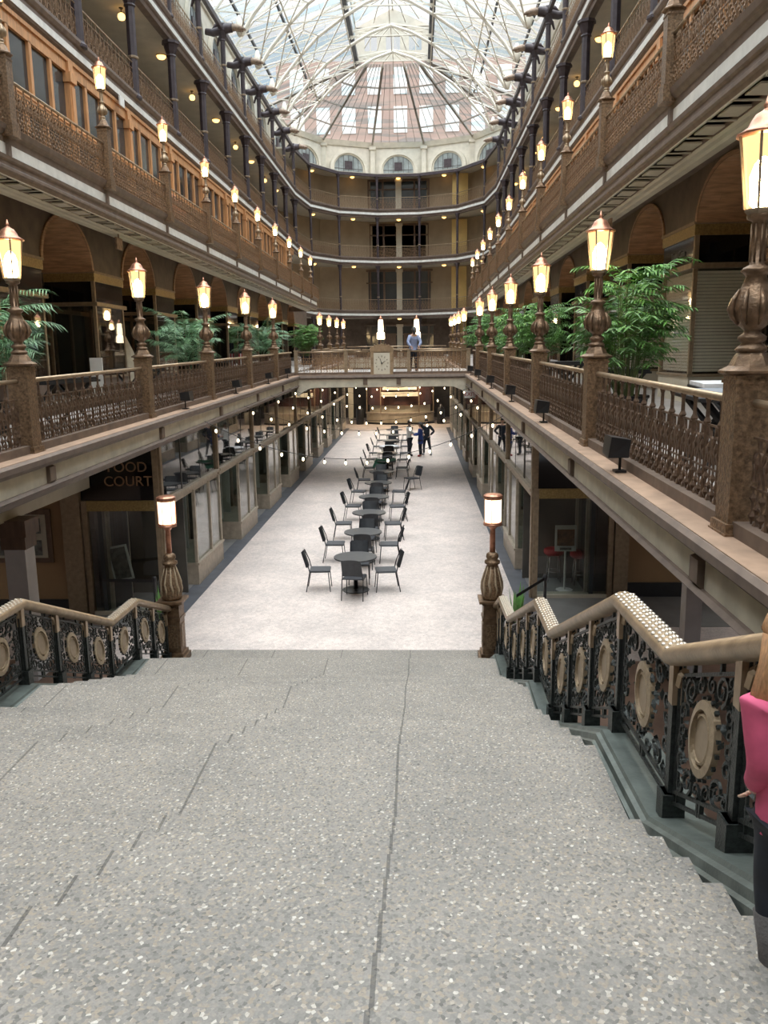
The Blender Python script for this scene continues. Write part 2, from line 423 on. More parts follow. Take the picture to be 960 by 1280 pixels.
# ---- bridge
zb = g(31.4)
bx0, bx1 = X(-1,3.4), X(1,3.4)
def xband(prof, name, m, x0=None, x1=None):
    """profile (y,z) extruded across the court"""
    x0 = bx0 if x0 is None else x0; x1 = bx1 if x1 is None else x1
    mb = MB(); n = len(prof)
    mb.add([(x0,y,z) for y,z in prof]+[(x1,y,z) for y,z in prof], [(i,(i+1)%n,n+(i+1)%n,n+i) for i in range(n)]+[tuple(range(n-1,-1,-1)),tuple(range(n,2*n))])
    return struct(mb.build(name, m))
xband([(31.05,-1.27+zb),(31.02,-1.36+zb),(31.1,-1.42+zb),(31.6,-1.42+zb),(31.6,-1.27+zb)], 'trim_8', 'brown2')
xband([(31.06,-1.262+zb),(31.6,-1.262+zb),(31.6,-1.28+zb),(31.06,-1.28+zb)], 'trim_9', 'ledge')
xband([(31.27,-1.17+zb),(31.27,-1.265+zb),(31.46,-1.265+zb),(31.46,-1.17+zb)], 'trim_10', 'brown')
# cream face with a shallow arched lower edge
n = 24; top = [(bx0+.2+(bx1-bx0-.4)*i/n, -1.42+zb) for i in range(n+1)]
bot = []
for i in range(n+1):
    u = abs(2*i/n-1); drop = .30 + .34*max(0, (u-.78)/.22)**2
    bot.append((top[i][0], -1.42+zb-drop))
mb = MB(); vs = [(x,31.14,z) for x,z in top]+[(x,31.14,z) for x,z in bot]+[(x,31.5,z) for x,z in top]+[(x,31.5,z) for x,z in bot]
m_ = n+1; fs = []
for i in range(n):
    fs += [(i,m_+i,m_+i+1,i+1),(2*m_+i,2*m_+i+1,3*m_+i+1,3*m_+i),(m_+i,3*m_+i,3*m_+i+1,m_+i+1)]
struct(mb.add(vs, fs).build('trim_11', 'cream'))
wallbox('floor', 'deck', bx0, bx1, 31.4, 37.4, -1.42+zb, -1.18+zb)
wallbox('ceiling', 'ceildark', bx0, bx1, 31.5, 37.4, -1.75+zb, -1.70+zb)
wallbox('trim_12', 'cream', bx0, bx1, 37.3, 37.6, -1.75+zb, -1.2+zb)
wallbox('trim_13', 'cream', bx0, bx1, 54.4, 54.9, -1.75+g(54.6), -1.2+g(54.6))
wallbox('floor', 'deck', -14, 12, 54.8, 72, -1.4+g(54.6), -1.15+g(54.6))
for x in (X(-1,.62), X(1,.62)):
    c = dup(bk, (x, 31.12, -1.42+zb), -pi/2); c['label'] = 'brown bracket under the clock bridge, %s of the clock' % ('left' if x < C0 else 'right')

# ---- second gallery (L3) side decks
P3 = {-1: [(X(-1,4.61),-12),(X(-1,4.61),50.4)], 1: [(X(1,4.61),50.4),(X(1,4.61),-12)]}
P4 = [(X(-1,6.52),-12),(X(-1,6.52),56.5),(X(-1,6.1),61.),(X(-1,4.36),63.9),(X(-1,1.58),65.2),(X(1,1.58),65.2),(X(1,4.36),63.9),(X(1,6.1),61.),(X(1,6.52),56.5),(X(1,6.52),-12)]
SEG = [('left',0,1),('back',1,8),('right',8,9)]
for s in (-1, 1):
    p = P3[s]; nm = SIDE[s]
    sw = lambda prof, name, m: struct(sweep(MB(), p, prof).build(name, m))
    sw([(-.08,3.2),(-.10,3.27),(.35,3.27),(.35,3.04),(-.01,3.04),(-.02,3.14),(-.06,3.17)], 'trim_14', 'brown2')
    sw([(-.02,3.04),(-.02,2.87),(.3,2.87),(.3,3.04)], 'trim_15', 'white')
    sw([(-.05,2.87),(-.04,2.82),(-.01,2.80),(-.01,2.74),(-.03,2.72),(-.03,2.68),(.0,2.66),(.02,2.61),(.3,2.61),(.3,2.87)], 'trim_16', 'brown2')
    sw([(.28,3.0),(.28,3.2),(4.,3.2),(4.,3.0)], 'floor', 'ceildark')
    sw([(.02,2.64),(.02,2.61),(.40,2.61),(.40,2.64)], 'ceiling', 'wooddark')
    sw([(.38,2.68),(.38,2.60),(.42,2.58),(.50,2.58),(.54,2.56),(.66,2.56),(.66,2.68)], 'trim_17', 'beigemould')
    sw([(.02,2.61),(.02,2.595),(.05,2.595),(.05,2.61)], 'trim_18', 'beigemould')
    # coffers, one mesh: pale panel inside a dark frame, thin pale rib between
    cf = MB(); rb = MB(); x0 = X(s,4.70); x1 = X(s,4.93); x0, x1 = min(x0,x1), max(x0,x1)
    y = 3.2
    while y < 50:
        cf.box(x0, x1, y+.20, y+.60, 2.59, 2.61); rb.box(x0-.06, x1+.06, y-.02, y+.02, 2.595, 2.61); y += .8
    struct(cf.build('ceiling', 'ceil')); struct(rb.build('trim_19', 'beigemould'))
    for y0, y1 in ((50.4, 50.6),):
        wallbox('trim_20', 'brown2', min(X(s,4.61),X(s,7)), max(X(s,4.61),X(s,7)), y0, y1, 2.55, 3.27)
# joints on the white band
j = MB()
for s, PS in ((-1, [16.35+3.88*i for i in range(-3,9)]), (1, [15.4+3.8*i for i in range(-3,9)])):
    for y in PS: j.box(min(X(s,4.55),X(s,4.65)), max(X(s,4.55),X(s,4.65)), y-.05, y+.05, 2.87, 3.04)
struct(j.build('trim_21', 'brown2'))
# ---- upper galleries L4, L5 all round, L3 in the apse
def gallery(z, i0, i1, nm, ceilm='ceil', depth=2.4, k=0):
    sw = lambda prof, name, m: struct(sweep(MB(), P4, prof, i0, i1).build(name, m))
    sw([(-.10,z+.20),(-.10,z+.27),(.35,z+.27),(.35,z),(-.02,z),(-.02,z+.09),(-.06,z+.12)], 'trim_%d' % (22+k), 'brown2')
    sw([(-.03,z),(-.03,z-.15),(.3,z-.15),(.3,z)], 'trim_%d' % (23+k), 'white')
    sw([(-.02,z-.15),(-.0,z-.2),(.05,z-.24),(.08,z-.34),(.3,z-.34),(.3,z-.15)], 'trim_%d' % (24+k), 'brown2')
    sw([(.28,z-.3),(.28,z+.2),(depth,z+.2),(depth,z-.3)], 'ceiling', ceilm)
for nm, i0, i1 in SEG:
    gallery(6.93, i0, i1, nm, k=0)
    gallery(10.4, i0, i1, nm, k=3)
gallery(3.04, 1, 8, 'back', k=6)
# back walls
for nm, i0, i1 in SEG:
    struct(sweep(MB(), P4, [(2.3,7.1),(2.3,10.1),(2.5,10.1),(2.5,7.1)], i0, i1).build('wall_'+nm, 'wooddark' if nm != 'back' else 'tanbeige'))
    struct(sweep(MB(), P4, [(1.68,10.5),(1.68,15.7),(1.9,15.7),(1.9,10.5)], i0, i1).build('wall_'+nm, 'apse'))
    struct(sweep(MB(), P4, [(1.60,15.35),(1.45,15.7),(1.9,15.7),(1.9,15.35)], i0, i1).build('trim_31', 'apse'))
    struct(sweep(MB(), P4, [(-.06,12.95),(-.06,13.15),(.08,13.15),(.08,12.95)], i0, i1).build('trim_32', 'column'))
struct(sweep(MB(), P4, [(2.45,3.2),(2.45,6.7),(2.6,6.7),(2.6,3.2)], 1, 8).build('wall_back', 'tanbeige'))
struct(sweep(MB(), P4, [(2.45,-1.2),(2.45,2.8),(2.6,2.8),(2.6,-1.2)], 1, 8).build('wall_back', 'darkwall'))
struct(sweep(MB(), P4, [(.0,13.1),(.0,13.2),(1.7,13.2),(1.7,13.1)], 1, 8).build('ceiling', 'ceil'))
struct(sweep(MB(), P4, [(1.60,10.6),(1.60,13.1),(1.69,13.1),(1.69,10.6)], 2, 7).build('wall_back', 'tanbeige'))
# wall slips, yellow light painted into their colour, right of the glazed fronts on three levels
for z0, z1, yy in ((-.3,2.6,66.9),(3.3,6.5,66.9),(7.2,9.9,66.6),(10.7,13.0,65.8)):
    wallbox('wall_back', 'yellowlit', 2.75, 3.9, yy-1.1, yy-1.05, z0, z1)
# L3 wall behind the wooden fronts and shop walls of the first gallery
for s in (-1, 1):
    a, b = sorted((X(s,6.75), X(s,6.9)))
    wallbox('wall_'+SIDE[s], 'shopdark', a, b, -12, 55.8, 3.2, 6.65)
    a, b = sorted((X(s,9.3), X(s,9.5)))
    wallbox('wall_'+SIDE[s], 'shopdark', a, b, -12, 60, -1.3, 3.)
    a, b = sorted((X(s,4.6), X(s,8.4)))
    wallbox('floor', 'ceildark', a, b, -12, -11.9, 3., 3.2)

# ================================================================== STAIRCASE
stair = thing('granite_staircase', 'wide grey granite staircase with landings descending into the arcade court', 'staircase')
R0, L0 = 1.07, -3.75
def slab(name, y0, y1, z, th=.16, ov=.03):
    MB().box(L0, R0, y0, y1+ov, z-.05, z).box(L0+.01, R0-.01, y0, y1, z-th, z-.05).build(name, 'stair', stair)
slab('landing', -8, 1.62, -1.48)
def flight(y0, z0, y1, z1, n):
    r = (z0-z1)/n; t_ = (y1-y0)/(n-1) if n > 1 else 0
    for i in range(n-1):
        slab('step', y0+i*t_-.02, y0+(i+1)*t_, z0-(i+1)*r, r+.02)
    return
flight(1.62, -1.48, 3.68-.02, -2.345, 7)
slab('landing', 3.64, 4.68, -2.345)
flight(4.68, -2.345, 6.78, -3.20, 6)
slab('landing', 6.76, 7.62, -3.20)
flight(7.62, -3.20, 9.92, -4.15, 7)
slab('landing', 9.9, 10.86, -4.15)
flight(10.86, -4.15, 12.3, -4.82, 5)
slab('landing', 12.28, 13.02, -4.82)
# dark carriage below
NODES = [(-8,-1.48),(1.62,-1.48),(3.68,-2.345),(4.68,-2.345),(6.78,-3.20),(7.62,-3.20),(9.92,-4.15),(10.86,-4.15),(12.4,-4.82)]
mb = MB()
for (ya, za), (yb, zb_) in zip(NODES, NODES[1:]):
    mb.add([(x, y, z) for y, z in ((ya,za-.19),(yb,zb_-.19),(yb,ZF),(ya,ZF)) for x in (L0+.05, R0-.05)],
        [(0,1,3,2),(4,5,7,6),(2,3,5,4),(0,6,7,1),(0,2,4,6),(1,7,5,3)])
mb.build('carriage', 'shopdark', stair)

def spiral(mb, cy, cz, r0, turns, a0, sg=1, tr=.008, m=0., x=0.):
    n = int(9*turns)+3; pts = []
    for i in range(n):
        u = i/(n-1); a = a0+sg*2*pi*turns*u; r = r0*(1-.8*u)
        y = cy+r*cos(a); pts.append((x, y, cz+r*sin(a)+m*y))
    mb.tube(pts, [tr*(1-.4*i/(n-1)) for i in range(n)], 4)
def stair_panel(L, m, parent, loc):
    H = .60; z0 = .13
    ir = MB(); sh = lambda y, z, x=0: (x, y, z+m*y)
    h = L/2-.035
    for z in (z0, z0+H): ir.tube([sh(-h,z), sh(h,z)], .012, 4)
    ir.tube([sh(-h,z0+H+.06), sh(h,z0+H+.06)], .010, 4); ir.tube([sh(-h,z0-.06), sh(h,z0-.06)], .012, 4)
    for y in (-h, -h+.055, h-.055, h): ir.tube([sh(y,z0-.05), sh(y,z0+H+.05)], .008, 4)
    for y in (-h*.45, h*.45): ir.tube([sh(y,z0+H), sh(y,z0+H+.06)], .012, 4); ir.tube([sh(y*.1,z0-.07), sh(y*.1,z0)], .014, 4)
    cz = z0+H/2; rw = min(.155, h-.10); ry = rw; rz_ = .185
    hh = h-.07
    # scroll foliage filling the field round the medallion
    rnd = random.Random(int(L*1000+m*77))
    for sy in (-1, 1):
        for sz in (-1, 1):
            spiral(ir, sy*hh*.62, cz+sz*.225, .075, 1.5, rnd.random()*6, sy*sz, .011, m)
            spiral(ir, sy*hh*.95, cz+sz*.12, .05, 1.3, rnd.random()*6, -sy*sz, .010, m)
            spiral(ir, sy*hh*.22, cz+sz*.25, .045, 1.3, rnd.random()*6, sy*sz, .009, m)
            spiral(ir, sy*hh*.93, cz+sz*.255, .04, 1.2, rnd.random()*6, sy*sz, .010, m)
            spiral(ir, sy*hh*.97, cz+sz*.03, .045, 1.2, rnd.random()*6, sy*sz, .010, m)
    for q in range(70):
        y = rnd.uniform(-hh, hh); z = rnd.uniform(cz-.28, cz+.28)
        if (y/rw)**2+((z-cz)/rz_)**2 < 1.02: continue
        a = rnd.random()*pi; l = rnd.uniform(.02, .045); wd = .011
        dy, dz = cos(a)*l, sin(a)*l; ny, nz = -sin(a)*wd, cos(a)*wd
        ir.add([sh(y-dy,z-dz), sh(y+ny,z+nz,.012), sh(y+dy,z+dz), sh(y-ny,z-nz,.012), sh(y,z,-.014)], [(0,1,2,3),(0,3,4),(3,2,4),(2,1,4),(1,0,4)])
    for i in range(18):
        a = 2*pi*i/18; ir.tube([sh(ry*1.02*cos(a), cz+rz_*1.02*sin(a)), sh(ry*1.12*cos(a), cz+rz_*1.1*sin(a))], .012, 4)
    p = ir.build('panel', 'iron', parent, loc=loc)
    md = MB()
    N = 24
    def ringm(ra, rb, th, zc=0):
        A = []
        for i in range(N):
            a = 2*pi*i/N
            for r, x in ((ra,-th),(rb,-th*.7),(rb,th*.7),(ra,th)):
                A.append(sh(r*ry*cos(a), cz+r*rz_*sin(a), x))
        md.add(A, [(i*4+k, i*4+(k+1)%4, ((i+1)%N)*4+(k+1)%4, ((i+1)%N)*4+k) for i in range(N) for k in range(4)])
    ringm(.76, 1.0, .022); ringm(.60, .66, .018)
    for i in range(9):
        a = 2*pi*i/9+.3; md.lathe([(.0,-.013),(.011,-.008),(.013,0),(.011,.008),(0,.013)], 0, ry*.7*cos(a), 0, 6)
        nv = 30; 
        for q in range(len(md.v)-nv, len(md.v)):
            x, y, z = md.v[q]; md.v[q] = (x, y, z+cz+.72*rz_*sin(a)+m*y)
    for i in range(12):
        a = 2*pi*i/12; md.tube([sh(.64*ry*cos(a), cz+.64*rz_*sin(a)), sh(.78*ry*cos(a), cz+.78*rz_*sin(a))], .007, 4)
    r_ = md.build('medallion', 'medal', p)
    ds = MB(); V = [sh(.61*ry*cos(2*pi*i/N), cz+.61*rz_*sin(2*pi*i/N), x) for x in (-.008,.008) for i in range(N)]
    ds.add(V, [tuple(range(N)), tuple(range(2*N-1,N-1,-1))]+[(i,(i+1)%N,N+(i+1)%N,N+i) for i in range(N)])
    ds.build('medallion_disc', 'medaldisc', p)
    return p
def hsweep(mb, nodes, prof, xc, ysh=0.):
    n = len(prof); vs = [(xc+x, y, z+dz) for y, z in nodes for x, dz in prof]
    f = [(k*n+j, k*n+(j+1)%n, (k+1)*n+(j+1)%n, (k+1)*n+j) for k in range(len(nodes)-1) for j in range(n)]
    f += [tuple(range(n-1,-1,-1)), tuple((len(nodes)-1)*n+j for j in range(n))]
    return mb.add(vs, f)
SNR = [(-2.5,-1.32),(1.45,-1.32),(3.8,-2.29),(4.85,-2.33),(7.2,-3.36),(8.1,-3.34),(10.55,-4.32),(11.65,-4.38),(12.40,-4.72)]
SNL = [(-2.5,-1.45),(1.45,-1.45),(3.65,-2.32),(4.7,-2.33),(6.85,-3.22),(7.75,-3.24),(10.0,-4.19),(10.95,-4.2),(12.40,-4.76)]
for s, xs, xr, SN in ((1, R0+.012, 1.245, SNR), (-1, L0-.02, -3.95, SNL)):
    t_ = thing('stair_balustrade', 'green-black iron balustrade with round medallions along the %s side of the stairs' % SIDE[s], 'balustrade')
    d = s
    prof = [(0,-.15),(d*.02,-.19),(d*.36,-.19),(d*.36,.0),(d*.25,.0),(d*.24,.02),(d*.06,.02),(d*.05,.0),(d*.025,-.01),(d*.02,-.05),(0,-.06)]
    if d < 0: prof = prof[::-1]
    hsweep(MB(), SN, prof, xs).build('stringer', 'patina', t_)
    RN = [(y+.02, z+.85) for y, z in SN]
    pr = [(cos(a)*.078, sin(a)*.056) for a in [pi*2*i/10 for i in range(10)]]
    hsweep(MB(), RN, pr, xr).build('handrail', 'rail_bronze', t_, True)
    # studded top on the level runs of the handrail
    st = MB()
    for (ya, za), (yb, zb_) in zip(RN, RN[1:]):
        if abs(za-zb_) > .12 or ya < 1.6: continue
        y = ya
        q = 0
        while y < yb:
            for dx in ((-.05,0,.05) if q % 2 == 0 else (-.026,.026)):
                zz = za+(zb_-za)*(y-ya)/(yb-ya)+.054*math.sqrt(max(0,1-(dx/.078)**2))
                st.lathe([(.013,-.006),(.013,.002),(.008,.007),(.001,.009)], xr+dx, y, zz, 5)
            y += .030; q += 1
        st.build('handrail_studs', 'studs', t_); st = MB()
    NP = [0, 3, 1, 3, 1, 3, 1, 2]
    NP[0] = 0
    posts = []
    for k, ((ya, za), (yb, zb_)) in enumerate(zip(SN, SN[1:])):
        n = NP[k] if k else 3
        if k == 0: ya = -1.0
        m = (zb_-za)/(yb-ya) if k else 0.
        L = (yb-ya)/n
        for i in range(n):
            yc = ya+(i+.5)*L
            stair_panel(L, m, t_, (xr, yc, (za+(yc-ya)*m)+.03))
            posts.append((ya+i*L, za+i*L*m))
        if k == len(SN)-2: posts.append((yb-.12, zb_))
    for y, z in posts:
        b = MB(); zc = z+.02
        b.cbox(xr, y, zc-.06, .11, .10, .20).cbox(xr, y, zc+.13, .05, .05, .62)
        b.cbox(xr, y, zc+.1, .09, .085, .04)
        b.build('post', 'iron', t_)
        c = MB(); c.cbox(xr, y, zc+.60, .062, .062, .2)
        c.tube([(xr, y-.03, zc+.70), (xr, y-.06, zc+.77), (xr, y-.11, zc+.80)], .02, 5).tube([(xr, y+.03, zc+.70), (xr, y+.06, zc+.77), (xr, y+.11, zc+.80)], .02, 5)
        c.build('rail_bracket', 'rail_bronze', t_)
# newel lamps at the foot

def newel(x, label):
    n = thing('newel_lamp', label, 'newel lamp', (x, 12.58, -4.82))
    MB().cbox(0,0,0,.40,.40,.10).cbox(0,0,.10,.34,.34,.06).cbox(0,0,.16,.28,.28,.80).cbox(0,0,.70,.31,.31,.05).cbox(0,0,.96,.33,.33,.03).cbox(0,0,.99,.42,.42,.04).build('pedestal', 'bronze', n)
    MB().cbox(0,-.141,.25,.18,.02,.38).cbox(-.141,0,.25,.02,.18,.38).cbox(.141,0,.25,.02,.18,.38).build('pedestal_panel', 'bronze_relief', n)
    MB().lathe([(.14,1.03),(.165,1.06),(.15,1.10),(.168,1.20),(.165,1.30),(.135,1.42),(.10,1.52),(.085,1.58),(.12,1.60),(.12,1.64),(.08,1.66),(.10,1.70),(.09,1.75),(.045,1.78)], n=14).build('urn', 'bronze_relief', n, True)
    b = MB()
    for i in range(10):
        a = 2*pi*i/10; r = .2
        b.tube([(.145*cos(a),.145*sin(a),1.08),(.165*cos(a+.1),.165*sin(a+.1),1.2),(.155*cos(a-.06),.155*sin(a-.06),1.3),(.115*cos(a),.115*sin(a),1.46),(.09*cos(a),.09*sin(a),1.56)],[.012,.02,.022,.014,.006],5)
    b.build('urn_leaves', 'medal', n, True)
    MB().lathe([(.045,1.76),(.042,2.1),(.04,2.14),(.07,2.18),(.10,2.20),(.145,2.205),(.145,2.235)], n=12).build('pole', 'copper', n, True)
    MB().lathe([(.125,2.235),(.13,2.62)], n=16).build('lamp_shade', 'shade', n, True)
    f = MB().lathe([(.14,2.225),(.145,2.25),(.13,2.26)], n=16).lathe([(.135,2.61),(.15,2.63),(.15,2.67),(.12,2.69),(.03,2.70)], n=16)
    for i in range(6):
        a = 2*pi*i/6+.3; f.tube([(.135*cos(a),.135*sin(a),2.24),(.138*cos(a),.138*sin(a),2.63)], .006, 4)
    f.build('lamp_frame', 'copper', n)
newel(-3.91, 'bronze newel post with lit cylinder lamp at the left foot of the stairs')
newel(1.17, 'bronze newel post with lit cylinder lamp at the right foot of the stairs')
# ================================================================== RAILINGS AND LAMP POSTS
def ring(mb, y, z, r, tr=.008, n=9, sy=1., x=0):
    mb.tube([(x, y+r*sy*cos(2*pi*i/n), z+r*sin(2*pi*i/n)) for i in range(n)], tr, 4, True)
def rail_panel(name, label, L, H1, H2, H3, n, m, rmat='rail_bronze', rr=.03, tk=.009, balr=.014, bal_every=1):
    t_ = thing(name, label, 'railing')
    la = MB(); h = L/2; c = L/n
    for z, r in ((.02,.014),(H1,.010),(H2,.011)): la.tube([(0,-h,z),(0,h,z)], r, 4)
    rods = MB()
    for i in range(n+1):
        y = -h+i*c
        if i % bal_every == 0 and 0 < i < n:
            rods.lathe([(balr,0),(balr*.8,H2*.5),(balr,H2),(balr*1.5,H2+.02),(balr*.8,H2+.05),(balr*.7,H3-.06),(balr*1.3,H3-.02)], 0, y, 0, 6)
        if i == n: break
        yc = y+c/2
        zc = (H1+H2)/2; r = (H2-H1)/2*.82
        rs = min(r, c*.23)
        for sy in (-1, 1):
            ring(la, yc+sy*c*.24, zc+r*.12, rs, tk)
            la.tube([(0,yc+sy*c*.24,H2),(0,yc+sy*c*.10,zc+r*.25),(0,yc+sy*c*.02,zc-r*.3),(0,yc+sy*c*.16,H1)], [tk*1.3,tk*.7,tk*1.3,tk*.6], 4)
            la.tube([(0,yc+sy*c*.24,zc-r*.9),(0,yc+sy*c*.24,zc),(0,yc+sy*c*.24,zc+r*.3)], [tk*.5,tk*1.8,tk*.4], 4)
            la.tube([(0,yc+sy*c*.45,zc-r*.9),(0,yc+sy*c*.36,zc-r*.4),(0,yc+sy*c*.46,zc)], [tk,tk*1.4,tk*.5], 4)
        # lower zone: close rods with collars
        for q in range(4):
            yq = y+c*(q+.5)/4
            la.tube([(0,yq,0),(0,yq,H1)], tk*.62, 4)
            for zz in ((.25,.6) if q % 2 else (.42,.8)):
                la.tube([(0,yq,H1*(zz-.10)),(0,yq,H1*zz),(0,yq,H1*(zz+.10))], [tk*.6,tk*2.1,tk*.6], 4)
        ring(la, yc, H1*.5, c*.14, tk*.8, 8); ring(la, yc, H1*.16, c*.10, tk*.8, 6)
    la.build('lattice', m, t_); rods.build('balusters', m, t_)
    MB().tube([(0,-h-.02,H3),(0,h+.02,H3)], rr, 8).build('handrail', rmat, t_, True)
    return t_
def lantern(t_, z0, h, r, k=1., cap='copper'):
    rb, rt_ = r*.66, r
    MB().lathe([(rb*.9,z0),(rt_*.92,z0+h*.98)], n=6).build('lantern_glass', 'lampglass', t_)
    MB().lathe([(rb*.5,z0+h*.03),(rb*.74,z0+h*.08),(rb*.80,z0+h*.45),(rb*.55,z0+h*.62),(rb*.15,z0+h*.72)], n=8).build('lamp', 'lampcore', t_, True)
    f = MB().lathe([(r*.5,z0-.09*h),(rb,z0-.03*h),(rb,z0)], n=6)
    for i in range(6):
        a = 2*pi*i/6; f.tube([(rb*cos(a),rb*sin(a),z0),(rt_*cos(a),rt_*sin(a),z0+h)], r*.06, 4)
    f.build('lantern_frame', 'gold2', t_)
    MB().lathe([(rt_*1.1,z0+h),(rt_*1.14,z0+h*1.03),(rt_*.95,z0+h*1.06),(rt_*.72,z0+h*1.12),(rt_*.62,z0+h*1.2),(rt_*.45,z0+h*1.29),(rt_*.2,z0+h*1.34),(rt_*.12,z0+h*1.37),(rt_*.17,z0+h*1.41),(rt_*.1,z0+h*1.45),(.004,z0+h*1.55)], n=12).build('lantern_cap', cap, t_, True)
def lamp_post(name, label, pw, ph, z0, h, r, relief='bronze_relief', pole='bronze', slim=1., cap=None):
    t_ = thing(name, label, 'lamp post')
    MB().cbox(0,0,-.15,pw*1.25,pw*1.3,.15).cbox(0,0,0,pw*1.18,pw*1.18,.06).cbox(0,0,.06,pw,pw,ph-.06).cbox(0,0,ph-.05,pw*1.08,pw*1.08,.025).build('pedestal', 'bronze_relief', t_)
    MB().lathe([(pw*.62,ph),(pw*.80,ph+.015),(pw*.8,ph+.03),(pw*.55,ph+.06),(pw*.42,ph+.12),(pw*.36,ph+.14)], n=8, rot=pi/8).build('pedestal_cap', cap or 'bronze', t_)
    a = ph+.14; L = z0-a; q = slim
    pr = [(.08,0),(.10,.02),(.085,.04),(.06,.07),(.085,.09),(.085,.115),(.055,.14),(.05,.16),(.09,.20),(.125,.26),(.135,.31),(.12,.38),(.085,.46),(.06,.54),(.075,.56),(.095,.58),(.08,.60),(.045,.62),(.045,.92),(.075,.935),(.08,.96),(.05,1.)]
    MB().lathe([(r_*q, a+u*L) for r_, u in pr], n=12).build('pole', pole, t_, True)
    b = MB()
    for i in range(8):
        an = 2*pi*i/8
        pts = [(r_*q*1.06*cos(an), r_*q*1.06*sin(an), a+u*L) for r_, u in ((.09,.2),(.125,.26),(.135,.31),(.12,.38),(.09,.45))]
        b.tube(pts, [.006*q,.018*q,.024*q,.018*q,.006*q], 5)
        b.tube([(.045*q*cos(an),.045*q*sin(an),a+.64*L),(.045*q*cos(an),.045*q*sin(an),a+.9*L)], .008*q, 4)
    b.build('acanthus_leaves', pole, t_, True)
    lantern(t_, z0, h, r)
    return t_
# ---- first gallery
dist = lambda i: nth(i)
LP2 = lamp_post('lamp_post', '', .235, 1.0, 2.0, .42, .15)
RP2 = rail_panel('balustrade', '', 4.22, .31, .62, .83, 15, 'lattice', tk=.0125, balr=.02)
first = True
def put(root, used, loc, rot, label, scale=None):
    if used: o = dup(root, loc, None, label, scale)
    else:
        o = root; o.location = loc; o['label'] = label
        if scale: o.scale = scale
    o.rotation_euler = rot
    return o
u = False; up_ = False
for s, PS in ((-1, POST2L), (1, POST2R)):
    prev = None; n = 0
    PP = [y for y in PS if y < YE+.5]
    PV = [y for y in PP if seen(X(s,3.38), y, (-1.3,-.6,0,1.4))]
    for i, y in enumerate(PV):
        if not (YB0+.2 < y < YB1-.2):
            put(LP2, u, (X(s,3.38), y, -1.25+g(y)), (0,0,0 if s < 0 else pi), 'bronze lamp post with hexagonal lantern on the %s first gallery railing, %s from the viewer' % (SIDE[s], nth(i)))['group'] = 'lamp posts along the first gallery'; u = True
    ys = [PP[0]-4.55]+PP
    q = 0
    for a, b in zip(ys, ys[1:]):
        if a < YB0 < b or (a > YB0 and b < YB1): 
            if a < YB0-1: b = YB0
            else: continue
        if a < YB1 < b: a = YB1
        if b-a < .7 or not seen(X(s,3.38), (a+b)/2, (-1.2,-.5), (a-b,0,(b-a)/2-.1)): continue
        yc = (a+b)/2; sc_ = (b-a-.30)/4.22
        put(RP2, up_, (X(s,3.38), yc, -1.25+g(yc)), (math.atan(G)*(1 if s < 0 else -1), 0, 0 if s < 0 else pi),
            'ornate bronze railing panel of the %s first gallery, %s from the viewer' % (SIDE[s], nth(q)), (1, sc_, 1))['group'] = 'railing panels along the first gallery'; up_ = True; q += 1
# ---- bridge: rail panels, posts, clock, lamp clusters
zb2 = -1.25+zb
bp = thing('railing_post', 'short bronze railing post on the bridge, left of the clock', 'post')
MB().cbox(0,0,-.12,.17,.2,.12).cbox(0,0,0,.13,.13,.86).cbox(0,0,.86,.16,.16,.05).build('post_shaft', 'gold2', bp)
bxs = [X(-1,3.22), X(-1,1.35), X(1,1.0), X(1,3.22)]
for i, (x, l) in enumerate(zip(bxs, ['bronze corner post where the bridge railing meets the left gallery', 'slim bronze post in the bridge railing just left of the clock', 'slim bronze post in the bridge railing beside the leaning person', 'bronze corner post where the bridge railing meets the right gallery'])):
    put(bp, i > 0, (x, 31.38, zb2), (0,0,0), l)
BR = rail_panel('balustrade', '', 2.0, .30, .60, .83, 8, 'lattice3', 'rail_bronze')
segs = [(X(-1,3.15), X(-1,1.42)), (X(-1,1.28), X(-1,.5)), (X(1,.5), X(1,.93)), (X(1,1.07), X(1,3.15))]
for i, (a, b) in enumerate(segs):
    put(BR, i > 0, ((a+b)/2, 31.38, zb2), (0,0,-pi/2), 'ornate bronze railing panel on the front of the bridge, %s of four from the left' % nth(i), (1,(b-a)/2.0,1))
for i, (a, b) in enumerate([(X(-1,3.2), X(-1,1.2)), (X(-1,1.1), X(1,1.1)), (X(1,1.2), X(1,3.2))]):
    put(BR, True, ((a+b)/2, 37.35, -1.25+g(37.4)), (0,0,-pi/2), 'ornate bronze railing panel on the far side of the bridge, %s' % ('left third','middle','right third')[i], (1,(b-a)/2.0,1))
for i, (a, b) in enumerate([(X(-1,3.2), X(-1,1.1)), (X(-1,1.0), X(1,1.0)), (X(1,1.1), X(1,3.2))]):
    put(BR, True, ((a+b)/2, 54.7, -1.25+g(54.7)), (0,0,-pi/2), 'bronze railing panel across the far end of the court opening, %s' % ('left third','middle','right third')[i], (1,(b-a)/2.0,1))
ck = thing('clock', 'square cream clock in a gilded carved frame at the middle of the bridge railing', 'clock', (C0, 31.22, zb2-.02))
MB().box(-.40,.40,-.02,.22,-.05,.86).build('case', 'gold2', ck)
MB().box(-.44,.44,-.06,.24,.84,.98).box(-.42,-.30,-.05,.2,-.07,.84).box(.30,.42,-.05,.2,-.07,.84).box(-.44,.44,-.07,.22,-.10,-.03).build('frame', 'rail_bronze', ck)
pd = [(.42*cos(pi*i/16)*1.0, .98+.13*max(0, sin(pi*i/16))**1.3) for i in range(17)]
mb = MB(); n = len(pd)
mb.add([(x,-.06,z) for x,z in pd]+[(x,.2,z) for x,z in pd], [(i,(i+1)%n,n+(i+1)%n,n+i) for i in range(n)]+[tuple(range(n-1,-1,-1)),tuple(range(n,2*n))])
